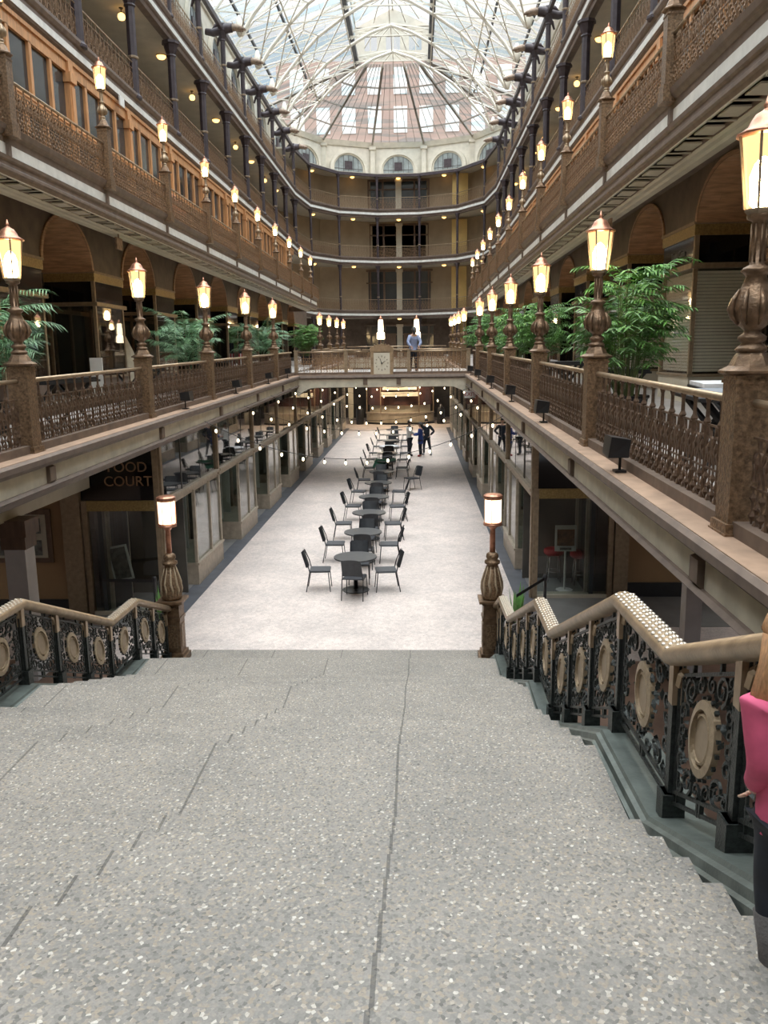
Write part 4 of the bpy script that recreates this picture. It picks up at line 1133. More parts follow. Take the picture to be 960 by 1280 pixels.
def vault(s, a, b, zg, z1):
    mb = MB(); N = 20; xw = X(s,6.1); R = (b-a)/2-.08; Hh = z1-zg-.12; yc = (a+b)/2
    P = [(yc-R*cos(pi*i/N), zg+Hh*sin(pi*i/N)) for i in range(N+1)]
    mb.grid([[(xw-s*.02,y,z) for y,z in P],[(xw+s*1.5,y,z) for y,z in P]])
    mb.add([(xw+s*1.5,y,z) for y,z in P], [tuple(range(len(P)))])
    Q = [(yc-(R+.09)*cos(pi*i/N), zg+(Hh+.07)*sin(pi*i/N)) for i in range(N+1)]
    mb.grid([[(xw-s*.03,y,z) for y,z in P],[(xw-s*.03,y,z) for y,z in Q]])
    mb.grid([[(xw-s*.03,y,z) for y,z in Q],[(xw,y,z) for y,z in Q]])
    return mb
SH = {}
for s, Y0, st_, P, n0, n1 in ((-1, 19.35, 4.55, 2.7, -3, 8), (1, 15.1, 4.6, 2.75, -2, 9)):
    zg = ZG[s]
    n0 = min(i for i in range(n0, n1) if seen(X(s,6.1), Y0+st_*i, (0,1,2,2.8), (-P,-1,0,1,1.8)))
    recs = [(Y0+st_*i-P, Y0+st_*i) for i in range(n0, n1)]
    struct(arched_wall(s, recs, zg, 3.02).build('wall_'+SIDE[s], 'darkwall'))
    protos = {}
    for i in range(n0, n1):
        y = Y0+st_*i; a, b = y-P, y
        bl = (s > 0 and i in (0,1,2))
        k = i-n0
        lab = ('dark bay shopfront with black sign band on the left first gallery, %s from the viewer' if s < 0 else
               ('shopfront with closed cream blinds on the right first gallery, %s from the viewer' if bl else 'dark bay shopfront with black sign band on the right first gallery, %s from the viewer')) % nth(k)
        if bl in protos: t_ = dup(protos[bl], (X(s,6.1), y, 0), None, lab)
        else: t_ = protos[bl] = bay_shop(zg, bl); t_.location = (X(s,6.1), y, 0); t_['label'] = lab
        t_.scale = (-s,1,1); t_['group'] = 'bay shopfronts of the first gallery'
        SH[s,i] = t_
        v = vault(s, a, b, zg, 3.02).build('arched_vault', 'vaultwood'); tag(v, 'wood-lined arched recess over a shop entrance on the %s first gallery, %s from the viewer' % (SIDE[s], nth(k)), 'arch', 'arched recesses of the first gallery')
        # recess door
        d = thing('shop_door', 'dark glazed shop door under the arch of the %s first gallery, %s from the viewer' % (SIDE[s], nth(k)), 'door', (X(s,7.4), (a+b)/2+.2, 0), 0, 'shop doors of the first gallery')
        h_ = P/2+.25
        fm = MB().box(-.04,.06,-h_,h_,zg-.25,zg).box(-.04,.05,-h_,-h_+.2,-1.2,zg).box(-.04,.05,h_-.2,h_,-1.2,zg).box(-.04,.05,-.5,-.4,-1.2,zg-.2).box(-.04,.05,.5,.6,-1.2,zg-.2).box(-.04,.05,-h_,h_,zg-.85,zg-.75)
        fm.build('frame', 'gold2' if k % 2 else 'wood', d); MB().box(-.02,0,-h_,h_,-1.2,zg-.2).build('glass_pane', 'winglass', d)
text('Town Com', .17, 'signdim', SH[1,0], (.012,.93,ZG[1]-.43), (pi/2,0,pi/2)).scale = (-1,1,1)
# ================================================================== COURT LEVEL SHOP FRONTS
ZT = -2.78; ZC = -1.6
def court_shop(L, disp):
    """local origin at post on the shop line; +x to the court; y away"""
    t_ = thing('court_shopfront', '', 'shopfront'); b0 = L*.46
    MB().cbox(0,0,ZF,.13,.13,ZC-ZF).build('post', 'gold2', t_)
    MB().box(-.07,.05,.06,L,ZT-.09,ZT+.02).box(-.07,.09,.06,L,ZT+.02,ZT+.08).build('transom', 'paleframe', t_)
    MB().box(-.01,.01,.06,L,ZT+.08,ZC).build('upper_glass', 'glass2', t_)
    m = MB()
    for q in (.33,.66): m.cbox(0, L*q, ZT+.05, .03, .03, ZC-ZT)
    m.build('upper_mullions', 'black', t_)
    MB().box(-1.2,.10,b0,L-.08,ZF,ZF+.45).build('plinth', 'paleframe', t_)
    f = MB().box(-1.2,.13,b0-.02,L-.06,ZF+.45,ZF+.50)
    for x, y in ((.06,b0+.04),(.06,L-.12),(.06,b0+(L-b0)*.55),(-.6,b0+.03)): f.cbox(x, y, ZF+.5, .07, .07, ZT-ZF-.55)
    f.build('window_frame', 'paleframe', t_)
    MB().box(.05,.065,b0+.05,L-.1,ZF+.5,ZT-.09).box(-1.2,.04,b0,b0+.015,ZF+.5,ZT-.09).build('window_glass', 'glass', t_)
    d = MB().box(-1.22,-1.14,-.05,b0,ZF,ZC)
    d.build('recess_door', 'winglass', t_)
    r = MB().box(-1.14,-1.08,.1,.2,ZF,ZC).box(-1.14,-1.08,b0-.15,b0-.05,ZF,ZC).box(-1.14,-1.08,b0*.55,b0*.55+.08,ZF,ZC).box(-1.14,-1.05,0,b0,ZT-.05,ZT+.05)
    r.build('door_frame', 'paleframe', t_)
    w = MB().box(-1.3,-1.25,b0,L,ZF+.5,ZC)
    w.build('display_back', disp, t_)
    return t_
CS = [court_shop(4.52, 'panel'), court_shop(4.52, 'panel2')]
used = [False, False]
for s, y0, st_, n_ in ((-1, 15.4, 4.52, 9), (1, 16.5, 4.85, 8)):
    for i in range(n_):
        k = (i+(s > 0)) % 2; y = y0+st_*i
        o = put(CS[k], used[k], (X(s,3.63), y, 0), (0,0,0), 'glazed court level shopfront with stone plinth on the %s, %s from the stairs' % (SIDE[s], nth(i)), (-s*1., st_/4.52, 1)); used[k] = True
        o['group'] = 'court level shopfronts'
        # display panels standing in the window
        for q, m_ in enumerate((('paper','panel') if k else ('panel','paper'))):
            pnl = MB().cbox(0,0,0,.5,.05,1.35).build('display_panel', m_)
            pnl.location = (X(s,3.63+.75), y+st_*(.56+.22*q), ZF+.5)
            tag(pnl, 'upright pale display panel inside the %s court shopfront on the %s, %s one' % (nth(i), SIDE[s], ('nearer','farther')[q]), 'display panel', 'display panels in the court shopfronts')
    yE_ = y0+st_*n_
    tag(MB().cbox(X(s,3.63), yE_+.1, ZF, .2,.2, 3.5).build('end_post', 'paleframe'), 'pale corner post closing the row of court shops on the %s' % SIDE[s], 'post')
# ---- front-facing food court bay (left) and diner bay (right)
def corner_bay(name, label, x0, x1, y, txt, curt):
    t_ = thing(name, label, 'shopfront', (0, y, 0))
    a, b = min(x0,x1), max(x0,x1)
    MB().box(a,b,-.04,.04,ZT-.10,ZT+.10).build('transom', 'gold', t_)
    sg = MB().box(a,b,-.01,.02,ZT+.10,-1.5).build('sign_band', 'blackglass', t_)
    MB().box(a,a+.10,-.06,.06,ZF,ZT+.1).box(b-.10,b,-.06,.06,ZF,-1.5).build('frame', 'gold2', t_)
    MB().box(a,b,-.05,.2,ZF,ZF+.08).build('sill', 'beigemould', t_)
    MB().box(a+.1,b-.1,0,.015,ZF+.08,ZT-.1).build('glass_pane', 'glass', t_)
    if curt: MB().box(a+.12,a+.75,.25,.3,ZF+.1,ZT-.1).build('curtain', 'curtain', t_)
    MB().box(a,b,1.5,1.55,ZF,ZC).build('inner_wall', 'shopdark', t_)
    return t_
fc_ = corner_bay('food_court_bay', 'gilt-framed corner bay with black FOOD COURT sign left of the stairs', -6.4, -4.88, 15.35, '', True)
text('FOOD\nCOURT', .27, 'signtext', fc_, (-5.47,-.03,ZT+.60), (pi/2,0,0), .006, 1.0)
fr = corner_bay('diner_bay', 'gilt-framed corner bay with black sign band right of the stairs', 2.34, 3.95, 16.45, '', False)
text('C', .26, 'signtext', fr, (2.95,-.03,ZT+.75), (pi/2,0,0))
tag(MB().box(-6.78,-6.42,15.25,15.5,ZF,ZC).build('pilaster', 'gold2'), 'bronze-brown pilaster left of the food court bay', 'pilaster')
tag(MB().box(3.97,4.25,16.35,16.6,ZF,ZC).build('pilaster', 'gold2'), 'bronze-brown pilaster right of the diner bay', 'pilaster')
# side returns of the near shopfronts
for s, x in ((-1,-4.9),(1,2.36)):
    pass
# pillars and beams beside the stairs
def pillar(x, y, wx, label, cap=True, m='pillar'):
    t_ = thing('square_pillar', label, 'pillar', (x, y, ZF))
    MB().cbox(0,0,0,wx,wx,3.0 if not cap else 2.1).cbox(0,0,0,wx+.08,wx+.08,.25).build('shaft', m, t_)
    if cap: MB().cbox(0,0,2.1,wx+.06,wx+.06,.2).cbox(0,0,2.3,wx+.14,wx+.14,.25).build('capital', 'wooddark', t_)
pillar(-6.12, 12.2, .32, 'white square pillar with dark brown capital left of the stairs')
pillar(4.14, 12.2, .24, 'slim white square pillar right of the stairs', False)
tag(MB().box(-6.65,-6.2,-6,15.3,-2.42,-1.78).build('ceiling_beam', 'beigemould'), 'beige beam resting on the left white pillar', 'beam')
# framed pictures on the left wall
fp = thing('framed_picture', 'large brown frame with two photographs on the tan wall left of the stairs', 'picture', (-7.75, 15.40, -3.9))
MB().box(-.7,.7,-.04,0,0,1.05).build('frame', 'wooddark', fp); MB().box(-.6,.6,-.05,-.03,.1,.95).build('mat_board', 'beigemould', fp)
for x in (-.5,.08):
    for z in (.15,.58): MB().box(x,x+.42,-.06,-.045,z,z+.30).build('photograph', 'greypic', fp)
p2 = thing('hanging_poster', 'tilted grey poster in a white frame hanging inside the food court window', 'poster', (-5.80, 15.52, -3.95)); p2.rotation_euler = (0,-.18,0)
MB().box(-.20,.20,-.01,.01,-.35,.35).build('frame', 'paper', p2); MB().box(-.16,.16,-.02,-.008,-.31,.31).build('picture', 'greypic', p2)
# diner: sign stand, stools
ss = thing('sign_stand', 'white-framed menu sign with brown picture on a pole inside the diner bay', 'sign', (3.10, 17.0, ZF))
MB().lathe([(.18,.0),(.18,.02),(.03,.03),(.022,.06),(.022,.9)], n=10).build('pole', 'paper', ss)
MB().box(-.22,.22,-.02,.02,.85,1.40).build('sign_frame', 'paper', ss); MB().box(-.18,.18,-.03,-.018,.97,1.32).build('printed_picture', 'brownpic', ss)
MB().box(-.12,.12,-.03,-.018,.88,.93).build('caption_strip', 'greypic', ss)
for i, (x, y) in enumerate(((2.98,17.7),(3.50,17.45))):
    st = thing('bar_stool', ('red round bar stool behind the menu sign, left one', 'red round bar stool behind the menu sign, right one')[i], 'stool', (x,y,ZF))
    MB().lathe([(.02,.60),(.19,.61),(.22,.65),(.22,.72),(.18,.75),(.02,.76)], n=14).build('seat', 'red', st, True)
    b = MB()
    for q in range(4):
        a = pi/4+q*pi/2; b.tube([(.14*cos(a),.14*sin(a),.62),(.19*cos(a),.19*sin(a),0)], .012, 5)
    b.tube([(.17*cos(2*pi*q/10),.17*sin(2*pi*q/10),.25) for q in range(10)], .01, 5, True)
    b.build('legs', 'chrome', st, True)
# ---- kiosk under the bridge
ki = thing('kiosk', 'curved dark wooden kiosk with beige counter beyond the bridge', 'kiosk', (C0+.1, 61.6, ZF))
def arc(r, a0, a1, n): return [(r*sin(a0+(a1-a0)*i/n), -r*cos(a0+(a1-a0)*i/n)) for i in range(n+1)]
def curved(r, z0, z1, th, a=1.0):
    P = arc(r,-a,a,14); Q = arc(r-th,-a,a,14); n = 15; vs = [(x,y*.9,z) for z in (z0,z1) for x,y in P+Q[::-1]]; m_ = 2*n
    return MB().add(vs, [tuple(range(m_-1,-1,-1)), tuple(range(m_,2*m_))]+[(i,(i+1)%m_,m_+(i+1)%m_,m_+i) for i in range(m_)])
curved(2.9,0,.75,.5).build('counter', 'kioskbase', ki); curved(2.95,.75,.85,.6).build('counter_top', 'paleframe', ki)
curved(2.95,0,.12,.1).build('kick_board', 'black', ki)
curved(2.6,.85,1.35,.1).build('display_glass', 'panel2', ki)
curved(2.75,1.35,3.3,.2).build('upper_drum', 'kiosk', ki)
f = MB()
for a in (-1,-.5,.5,1): f.tube([(2.85*sin(a),-2.85*cos(a)*.9,.8),(2.85*sin(a),-2.85*cos(a)*.9,3.3)], .04, 5)
f.build('frame_posts', 'gold2', ki)
MB().box(-1.3,1.3,-2.65,-2.58,2.0,2.3).box(-1.2,1.2,-2.66,-2.6,2.45,2.75).build('sign_panels', 'cream', ki)
kl = bpy.data.lights.new('kiosk_fill_light', 'POINT'); kl.energy = 120; kl.color = (1.,.8,.55); kl.shadow_soft_size = .15  # added fill lights with glowing shades, put in to brighten the kiosk
for x in (-1.5, 1.5):
    lb = MB().lathe([(.02,-.12),(.10,-.10),(.13,-.03),(.13,0)], n=10).build('added_fill_shade', 'globe', None, True)
    lb.location = (C0+x, 58.2, -1.1); tag(lb, 'added glowing shade that brightens the kiosk front, %s one' % ('left' if x < 0 else 'right'), 'ceiling light')
    lo = bpy.data.objects.new('kiosk_fill_light', kl); COL.objects.link(lo); lo.location = (C0+x, 58.2, -1.4)
for i, x in enumerate((-4.05,1.75)):
    b = thing('litter_bin', ('black cylindrical bin left of the kiosk','black cylindrical bin right of the kiosk')[i], 'bin', (x, 59.6, ZF))
    MB().lathe([(.26,0),(.28,.05),(.28,1.0),(.22,1.15),(.1,1.25)], n=12).build('body', 'black', b, True); MB().lathe([(.08,1.25),(.09,1.35),(.02,1.4)], n=8).build('knob', 'chrome', b)
for i, x in enumerate((-6.2,-4.75,2.6,4.0)):
    tag(MB().cbox(x, 60.5, ZF, .35,.35, 4.1).build('square_pillar', 'beigemould'), 'beige square pillar at the dark far end of the court, %s from the left' % nth(i), 'pillar')
wallbox('wall_back', 'shopdark', -14, 12, 66, 66.2, ZF, -.9)
for s in (-1, 1):
    a, b = sorted((X(s,3.8), X(s,4.5)))
# ================================================================== CAFE TABLES AND CHAIRS IN THE COURT
def cafe_table():
    t_ = thing('cafe_table', '', 'table')
    MB().lathe([(.43,.705),(.455,.71),(.46,.725),(.455,.74),(.0,.741)], n=28).build('tabletop', 'tabletop', t_)
    MB().lathe([(.045,.02),(.045,.70),(.15,.705)], n=10).build('column', 'black', t_, True)
    MB().lathe([(.29,0),(.29,.015),(.06,.035),(.045,.05)], n=20).build('base', 'black', t_)
    return t_
def chair():
    t_ = thing('cafe_chair', '', 'chair')   # faces +y
    MB().box(-.21,.21,-.20,.22,.43,.455).box(-.20,.20,.20,.235,.42,.45).build('seat', 'seatmesh', t_)
    b = MB(); P = []
    for i in range(7):
        z = .52+.34*i/6; row = []
        for j in range(7):
            u = -1+2*j/6; row.append((u*.20*(1-.05*i/6), -.235-.10*(i/6)+.03*u*u*-1+.02, z+.012*(1-u*u)*(i/6)))
        P.append(row)
    b.grid(P); n = len(b.v); b.grid([[(x,y-.02,z) for x,y,z in r] for r in P][::-1])
    b.build('backrest', 'chair', t_)
    for s in (-1,1):
        MB().tube([(s*.22,-.19,.44),(s*.225,-.27,.0)], .011, 5).build('leg', 'black', t_)
        MB().tube([(s*.21,.20,.44),(s*.225,.24,.0)], .011, 5).build('leg', 'black', t_)
        MB().tube([(s*.215,-.19,.42),(s*.20,-.23,.60),(s*.195,-.33,.84)], .012, 5).build('back_frame', 'black', t_)
    MB().tube([(-.215,.2,.43),(-.22,-.19,.43)], .012, 5).tube([(.215,.2,.43),(.22,-.19,.43)], .012, 5).build('seat_frame', 'black', t_)
    return t_
CT = cafe_table(); CH = chair(); cu_ = False
TYS = [17.05,19.55,22.05,24.6,27.35,30.,33.2,35.8,38.35,41.1,44.0,47.]
spec = {0:[('left',-1.62-.0,.1,-100),('near',.0,-.62,0),('right',.62,.02,97),('far',.0,.72,182)],
}
rnd = random.Random(5)
WH = {'left':'left','right':'right','near':'near','far':'far'}
tn = 0
for i, y in enumerate(TYS):
    x = -1.31+.006*i
    cov = {6: ' under a green jacket', 8: ' with a white cloth'}.get(i, '')
    put(CT, i > 0, (x, y, ZF), (0,0,0), 'round charcoal cafe table%s in the court, %s from the stairs' % (cov, nth(i)))['group'] = 'round cafe tables'
    for side, dx, dy, a in (('left',-.68,.05,-90),('right',.68,.0,90),('near',.02,-.60,0),('far',0,.66,180)):
        if i == 5 and side == 'right': dx, dy, a = 1.12, .3, 118
        if i == 0 and side == 'left': dx = -.80
        if i == 0 and side == 'right': dx = .64
        if i > 8 and side in ('near',): continue
        if i in (6,) and side == 'near': continue
        j = rnd.uniform(-8,8)
        put(CH, cu_, (x+dx+rnd.uniform(-.04,.04), y+dy+rnd.uniform(-.04,.04), ZF), (0,0,math.radians(a+j)), 'black cafe chair at the %s side of the %s round table from the stairs' % (WH[side], nth(i)))['group'] = 'cafe chairs in the court'; cu_ = True
gc = MB()
P = []
for i in range(9):
    r_ = []
    for j in range(9):
        u, v = -.42+.84*i/8, -.38+.76*j/8; d = max(abs(u)/.42, abs(v)/.38)
        r_.append((u*1.1, v, .76+.03*sin(u*19+j)-(.25 if (i == 0 or (j == 0 and i < 5)) else 0)))
    P.append(r_)
o = gc.grid(P).build('green_jacket', 'greencloth', None, True); o.location = (-1.3,33.2,ZF); tag(o, 'dark green jacket spread over the seventh round table from the stairs', 'jacket')
o = MB().lathe([(.47,.64),(.465,.74),(.46,.752),(.0,.753)], n=28).build('tablecloth', 'whitecloth'); o.location = (-1.26,38.35,ZF); tag(o, 'white cloth on the ninth round table from the stairs', 'tablecloth')
# ================================================================== PLANTS
def frond(mb, base, az, L, droop, nl, lw, ll, rnd):
    pts = []; p = Vector(base); d = Vector((cos(az)*.5, sin(az)*.5, .85)).normalized()
    n = 9; stp = L/n
    for i in range(n+1):
        pts.append(p.copy()); p = p+d*stp; d = (d+Vector((cos(az)*.06,sin(az)*.06,-droop))).normalized()
    for i in range(len(pts)-1):
        mb.tube([pts[i], pts[i+1]], .004, 3)
    for q in range(nl):
        u = .22+.78*q/nl; k = min(n-1, int(u*n)); f_ = u*n-k; c = pts[k].lerp(pts[k+1], f_); dr = (pts[k+1]-pts[k]).normalized()
        side = dr.cross(Vector((0,0,1)))
        if side.length < .05: side = Vector((1,0,0))
        side.normalize()
        l = ll*(1-.5*abs(u-.5))*(rnd.uniform(.8,1.15))
        for s in (-1,1):
            dd = (side*s*.85+dr*.55+Vector((0,0,rnd.uniform(-.25,.1)))).normalized(); wv = dr.cross(dd).cross(dd).normalized()*lw
            m_ = c+dd*l*.5+Vector((0,0,-.01)); e = c+dd*l+Vector((0,0,-l*.35))
            mb.add([c, m_+wv, e, m_-wv], [(0,1,2,3)])
def bamboo(seed, H, R, ncane, m):
    rnd = random.Random(seed); t_ = thing('bamboo_palm', '', 'potted plant')
    MB().lathe([(.20,0),(.26,.02),(.30,.38),(.32,.40),(.32,.43),(.28,.43),(.27,.38)], n=16).build('pot', 'pot', t_)
    c = MB(); lf = MB()
    for i in range(ncane):
        a = rnd.uniform(0,2*pi); r = rnd.uniform(.02,.20); h = H*rnd.uniform(.45,1.)*.88; lean = rnd.uniform(.0,.16)
        p0 = Vector((r*cos(a), r*sin(a), .38)); p1 = Vector(((r+lean*1.4)*cos(a), (r+lean*1.4)*sin(a), h))
        c.tube([p0, p0.lerp(p1,.5)+Vector((0,0,.02)), p1], [.011,.009,.006], 4)
        for q in range(5):
            u = rnd.uniform(.45,1.) if q else 1.
            frond(lf, p0.lerp(p1,u), a+rnd.uniform(-1.5,1.5), rnd.uniform(.32,.6)*R/.5, .17, 9, .015, .17, rnd)
    c.build('canes', 'cane', t_); lf.build('leaves', m, t_)
    return t_
def kentia(seed, H, R):
    rnd = random.Random(seed); t_ = thing('feathery_palm', '', 'potted plant')
    MB().lathe([(.20,0),(.26,.02),(.30,.38),(.32,.40),(.32,.43),(.28,.43),(.27,.38)], n=16).build('pot', 'pot', t_)
    lf = MB()
    for i in range(46):
        a = rnd.uniform(0,2*pi)
        frond(lf, (0.07*cos(a),.07*sin(a),.4+rnd.uniform(.1,.95)), a, rnd.uniform(.7,1.3)*R, rnd.uniform(.09,.2), 22, .009, .26, rnd)
    lf.build('fronds', 'leaf2', t_)
    return t_
b1 = bamboo(3, 2.15, .62, 34, 'leaf'); b1.location = (2.68, 10.9, -1.17+g(10.9)); b1['label'] = 'tall bushy bamboo palm in a black pot, nearest plant behind the right railing'
b2 = bamboo(8, 2.0, .7, 30, 'leaf'); b2.location = (2.95, 20.2, -1.17+g(20.2)); b2['label'] = 'bushy bamboo palm behind the right railing, second of the right plants from the viewer'
dup(b2, (2.95,24.6,-1.17+g(24.6)), 1.9, 'bushy bamboo palm behind the right railing, third of the right plants from the viewer')
dup(b1, (2.85,30.5,-1.17+g(30.5)), 2.5, 'bushy bamboo palm behind the right railing, fourth of the right plants from the viewer')
dup(b2, (2.85,35.5,-1.17+g(35.5)), .5, 'bushy bamboo palm behind the right railing, farthest of the right plants')
k1 = kentia(4, 1.9, 1.); k1.location = (-5.45, 19.9, -1.17+g(19.9)); k1['label'] = 'feathery green palm behind the left railing, second of the left plants from the viewer'
dup(k1, (-5.75,10.9,-1.17+g(10.9)), 1.2, 'feathery green palm behind the left railing at the picture edge, nearest of the left plants')
dup(k1, (-5.45,29.6,-1.17+g(29.6)), 2.2, 'feathery green palm behind the left railing, third of the left plants from the viewer')
dup(b2, (-5.4,41.5,-1.17+g(41.5)), 1., 'green palm behind the left railing beyond the bridge, farthest of the left plants')
# ================================================================== SMALL THINGS
# floodlights on the ledges
fl = thing('floodlight', '', 'floodlight')
MB().cbox(0,0,0,.10,.12,.02).tube([(0,0,.02),(0,0,.20)], .014, 6).build('bracket', 'black', fl)
MB().add([(-.13,-.11,.14),(.05,-.11,.14),(.05,.13,.16),(-.13,.13,.16),(-.11,-.13,.33),(.07,-.10,.30),(.07,.12,.30),(-.11,.15,.33)], [(0,3,2,1),(4,5,6,7),(0,1,5,4),(1,2,6,5),(2,3,7,6),(3,0,4,7)]).build('lamp_housing', 'black', fl)
FL = [(1,7.9),(1,12.7),(1,17.0),(1,21.6),(1,26.),(1,29.6),(-1,16.0),(-1,20.6),(-1,25.2),(-1,29.)]
for i, (s, y) in enumerate(FL):
    k = [q for q in FL if q[0] == s].index((s,y))
    put(fl, i > 0, (X(s,3.2), y, -1.262+g(y)), (0,0,0 if s > 0 else pi), 'small black floodlight on the ledge of the %s first gallery, %s from the viewer' % (SIDE[s], nth(k)), (1.05,)*3)['group'] = 'black floodlights on the ledges'
# festoon lights across the court
def sag(a, b, n, d):
    a, b = Vector(a), Vector(b)
    return [a.lerp(b, i/n)-Vector((0,0,d*4*(i/n)*(1-i/n))) for i in range(n+1)]
ST = [(17.,17.6,.85,14),(21.,22.,.7,14),(25.,24.5,.75,14),(28.6,28.2,.6,14),(32.5,33.,.5,13),(37.5,37.,.5,13),(42.,41.5,.5,13),(46.5,46.,.5,12),(51.,51.,.45,12)]
for k, (ya, yb, d, n) in enumerate(ST):
    t_ = thing('string_lights', 'string of small warm bulbs hung across the court, %s from the viewer' % nth(k), 'string lights', (0,0,0), 0, 'string lights across the court')
    P = sag((X(-1,3.1), ya, -1.6+g(ya)), (X(1,3.1), yb, -1.6+g(yb)), n*2, d)
    MB().tube(P, .007, 4).build('cable', 'black', t_)
    for i in range(1, 2*n, 2):
        p = P[i]; b = MB().lathe([(.010,-.045),(.022,-.07),(.026,-.09),(.016,-.115),(.004,-.125)], p.x, p.y, p.z, 8).build('bulb', 'bulb', t_, True)
        MB().tube([p, p-Vector((0,0,.05))], .016, 5).build('bulb_socket', 'black', t_)
# extra strings from the ledge along the left side
# exit sign
ex = thing('exit_sign', 'white EXIT sign with red letters hanging at the right end under the bridge', 'sign', (1.98, 30.9, -1.50))
MB().box(-.20,.20,-.03,.03,-.13,.13).tube([(0,0,.13),(0,0,.3)], .012, 4).build('sign_box', 'paper', ex)
text('EXIT', .20, 'red', ex, (0,-.035,0), (pi/2,0,0), .003)
# flag in a left shop window
flg = thing('flag', 'american flag hanging upright beside a left gallery shop', 'flag', (-7.1, 34.4, .10))
MB().box(-.18,.18,-.012,.012,-.95,.0).build('stripes_ground', 'paper', flg)
b = MB()
for q in range(4): b.box(-.18+q*.103,-.18+q*.103+.052,-.016,.016,-.95,0)
b.build('red_stripes', 'red', flg); MB().box(-.18,.18,-.02,.02,-.0,.42).build('blue_canton', 'navy', flg)
# orange parasol on the second gallery, paper notices
pa = thing('parasol', 'salmon orange round parasol leaning behind the left second gallery railing', 'parasol', (-6.6, 23.6, 4.0)); pa.rotation_euler = (.2,1.0,.2)
MB().lathe([(.52,-.02),(.45,.10),(.28,.20),(.02,.25)], n=10).build('canopy', 'orange', pa, True)
MB().tube([(0,0,.24),(0,0,-.65)], .015, 5).build('handle', 'wooddark', pa)
o = MB().box(-.02,.02,-.16,.16,-.12,.12).build('notice', 'paper'); o.location = (X(-1,6.45), 23.2, 6.62); tag(o, 'small white notice pinned at the top of the left wooden shopfronts', 'notice')
o = MB().box(-.02,.02,-.18,.18,-.12,.12).box(-.01,.01,-.02,.02,.12,.3).build('hanging_sign', 'griffin'); o.location = (X(-1,5.05), 18.2, 2.38); tag(o, 'small reddish sign hanging under the left second gallery', 'sign')
o = MB().box(-.02,.02,-.10,.10,-.12,.20).build('hanging_sign', 'griffin'); o.location = (X(1,5.05), 17.0, 2.32); tag(o, 'small reddish sign hanging under the right second gallery', 'sign')
# stanchions with a belt, snake plants by the newels
sp_ = thing('barrier_post', 'black barrier post with belt right of the stairs', 'barrier post', (2.30, 14.5, ZF))
MB().lathe([(.16,0),(.16,.02),(.03,.05),(.03,.92),(.038,.93),(.038,1.02),(.01,1.03)], n=10).build('post', 'black', sp_, True)
MB().add([(0,0,.98),(0,0,.92),(-.62,-.9,.86),(-.62,-.9,.92)], [(0,1,2,3)]).build('belt', 'black', sp_)
dup(sp_, (-4.78,14.4,ZF), -1.2, 'black barrier post with belt left of the stairs')
def snake(seed):
    rnd = random.Random(seed); t_ = thing('snake_plant', '', 'potted plant'); l = MB()
    MB().lathe([(.12,0),(.16,.25),(.14,.25)], n=10).build('pot', 'pot', t_)
    for i in range(14):
        a = rnd.uniform(0,2*pi); h = rnd.uniform(.4,.75); r = .05; le = rnd.uniform(.05,.2)
        c0 = Vector((r*cos(a), r*sin(a), .22)); c1 = c0+Vector((le*cos(a), le*sin(a), h)); sd = Vector((-sin(a),cos(a),0))*.025
        m_ = c0.lerp(c1,.5); l.add([c0-sd, c0+sd, m_+sd*1.3, c1, m_-sd*1.3], [(0,1,2,3,4)])
    l.build('leaves', 'leaf', t_); return t_
s1 = snake(1); s1.location = (1.75,14.1,ZF); s1['label'] = 'spiky snake plant on the floor just beyond the right newel lamp'
dup(s1, (-4.5,13.9,ZF), 1., 'spiky snake plant on the floor just beyond the left newel lamp')
o = MB().box(-.10,.10,-.35,.35,0,.01).build('floor_marker', 'orange'); o.location = (2.35,5.9,ZF+.001); tag(o, 'orange strip on the brown floor beneath the right balustrade', 'floor marker')
# gallery furniture
def low_table(label, x, y, rz, top='greycloth', z=None, L=1.0):
    z = -1.18+g(y) if z is None else z
    t_ = thing('folding_table', label, 'table', (x,y,z), rz)
    MB().box(-L/2,L/2,-.30,.30,.66,.70).build('tabletop', top, t_)
    MB().box(-L/2-.02,L/2+.02,-.32,.32,.63,.66).build('table_rim', 'black', t_)
    for s in (-1,1):
        MB().tube([(s*L*.36,-.26,0),(s*L*.36,.26,.64)], .028, 5).tube([(s*L*.36,.26,0),(s*L*.36,-.26,.64)], .028, 5).build('leg', 'black', t_)
low_table('low black folding table with pale top behind the right railing, nearer of the two', 2.72, 7.5, 1.45, 'greycloth', None, 1.1)
low_table('low black folding table with pale top behind the right railing, farther of the two', 3.25, 8.9, 1.4, 'whitecloth', None, 1.0)
low_table('low black folding table behind the left railing near the viewer', -5.2, 11.9, 1.5, 'black', None, 1.5)
low_table('low black folding table behind the left railing between second and third lamp posts', -5.55, 16.6, 1.5, 'black', None, 1.4)
low_table('low black folding table behind the left railing beyond the feathery palm', -5.5, 22.6, 1.5, 'black', None, 1.4)
low_table('low black folding table behind the right railing beside the bushy palm', 3.2, 13.2, 1.5, 'black', None, 1.3)
low_table('low black folding table behind the right railing before the second plant', 3.1, 17.4, 1.5, 'black', None, 1.3)
o = MB().cbox(0,0,0,.28,.05,1.0).build('info_board', 'paper'); o.location = (-7.3,18.95,-1.0); o.rotation_euler = (0,.0,.1); tag(o, 'narrow white board leaning in the left gallery shop window nearest the viewer', 'board')
o = MB().lathe([(.55,0),(.50,.5),(.30,1.1),(.10,1.55),(.02,1.6)], n=14).build('draped_form', 'cream'); o.location = (-8.0,22.7,-.95); tag(o, 'pale draped cone-shaped display in the second left gallery shop', 'display')
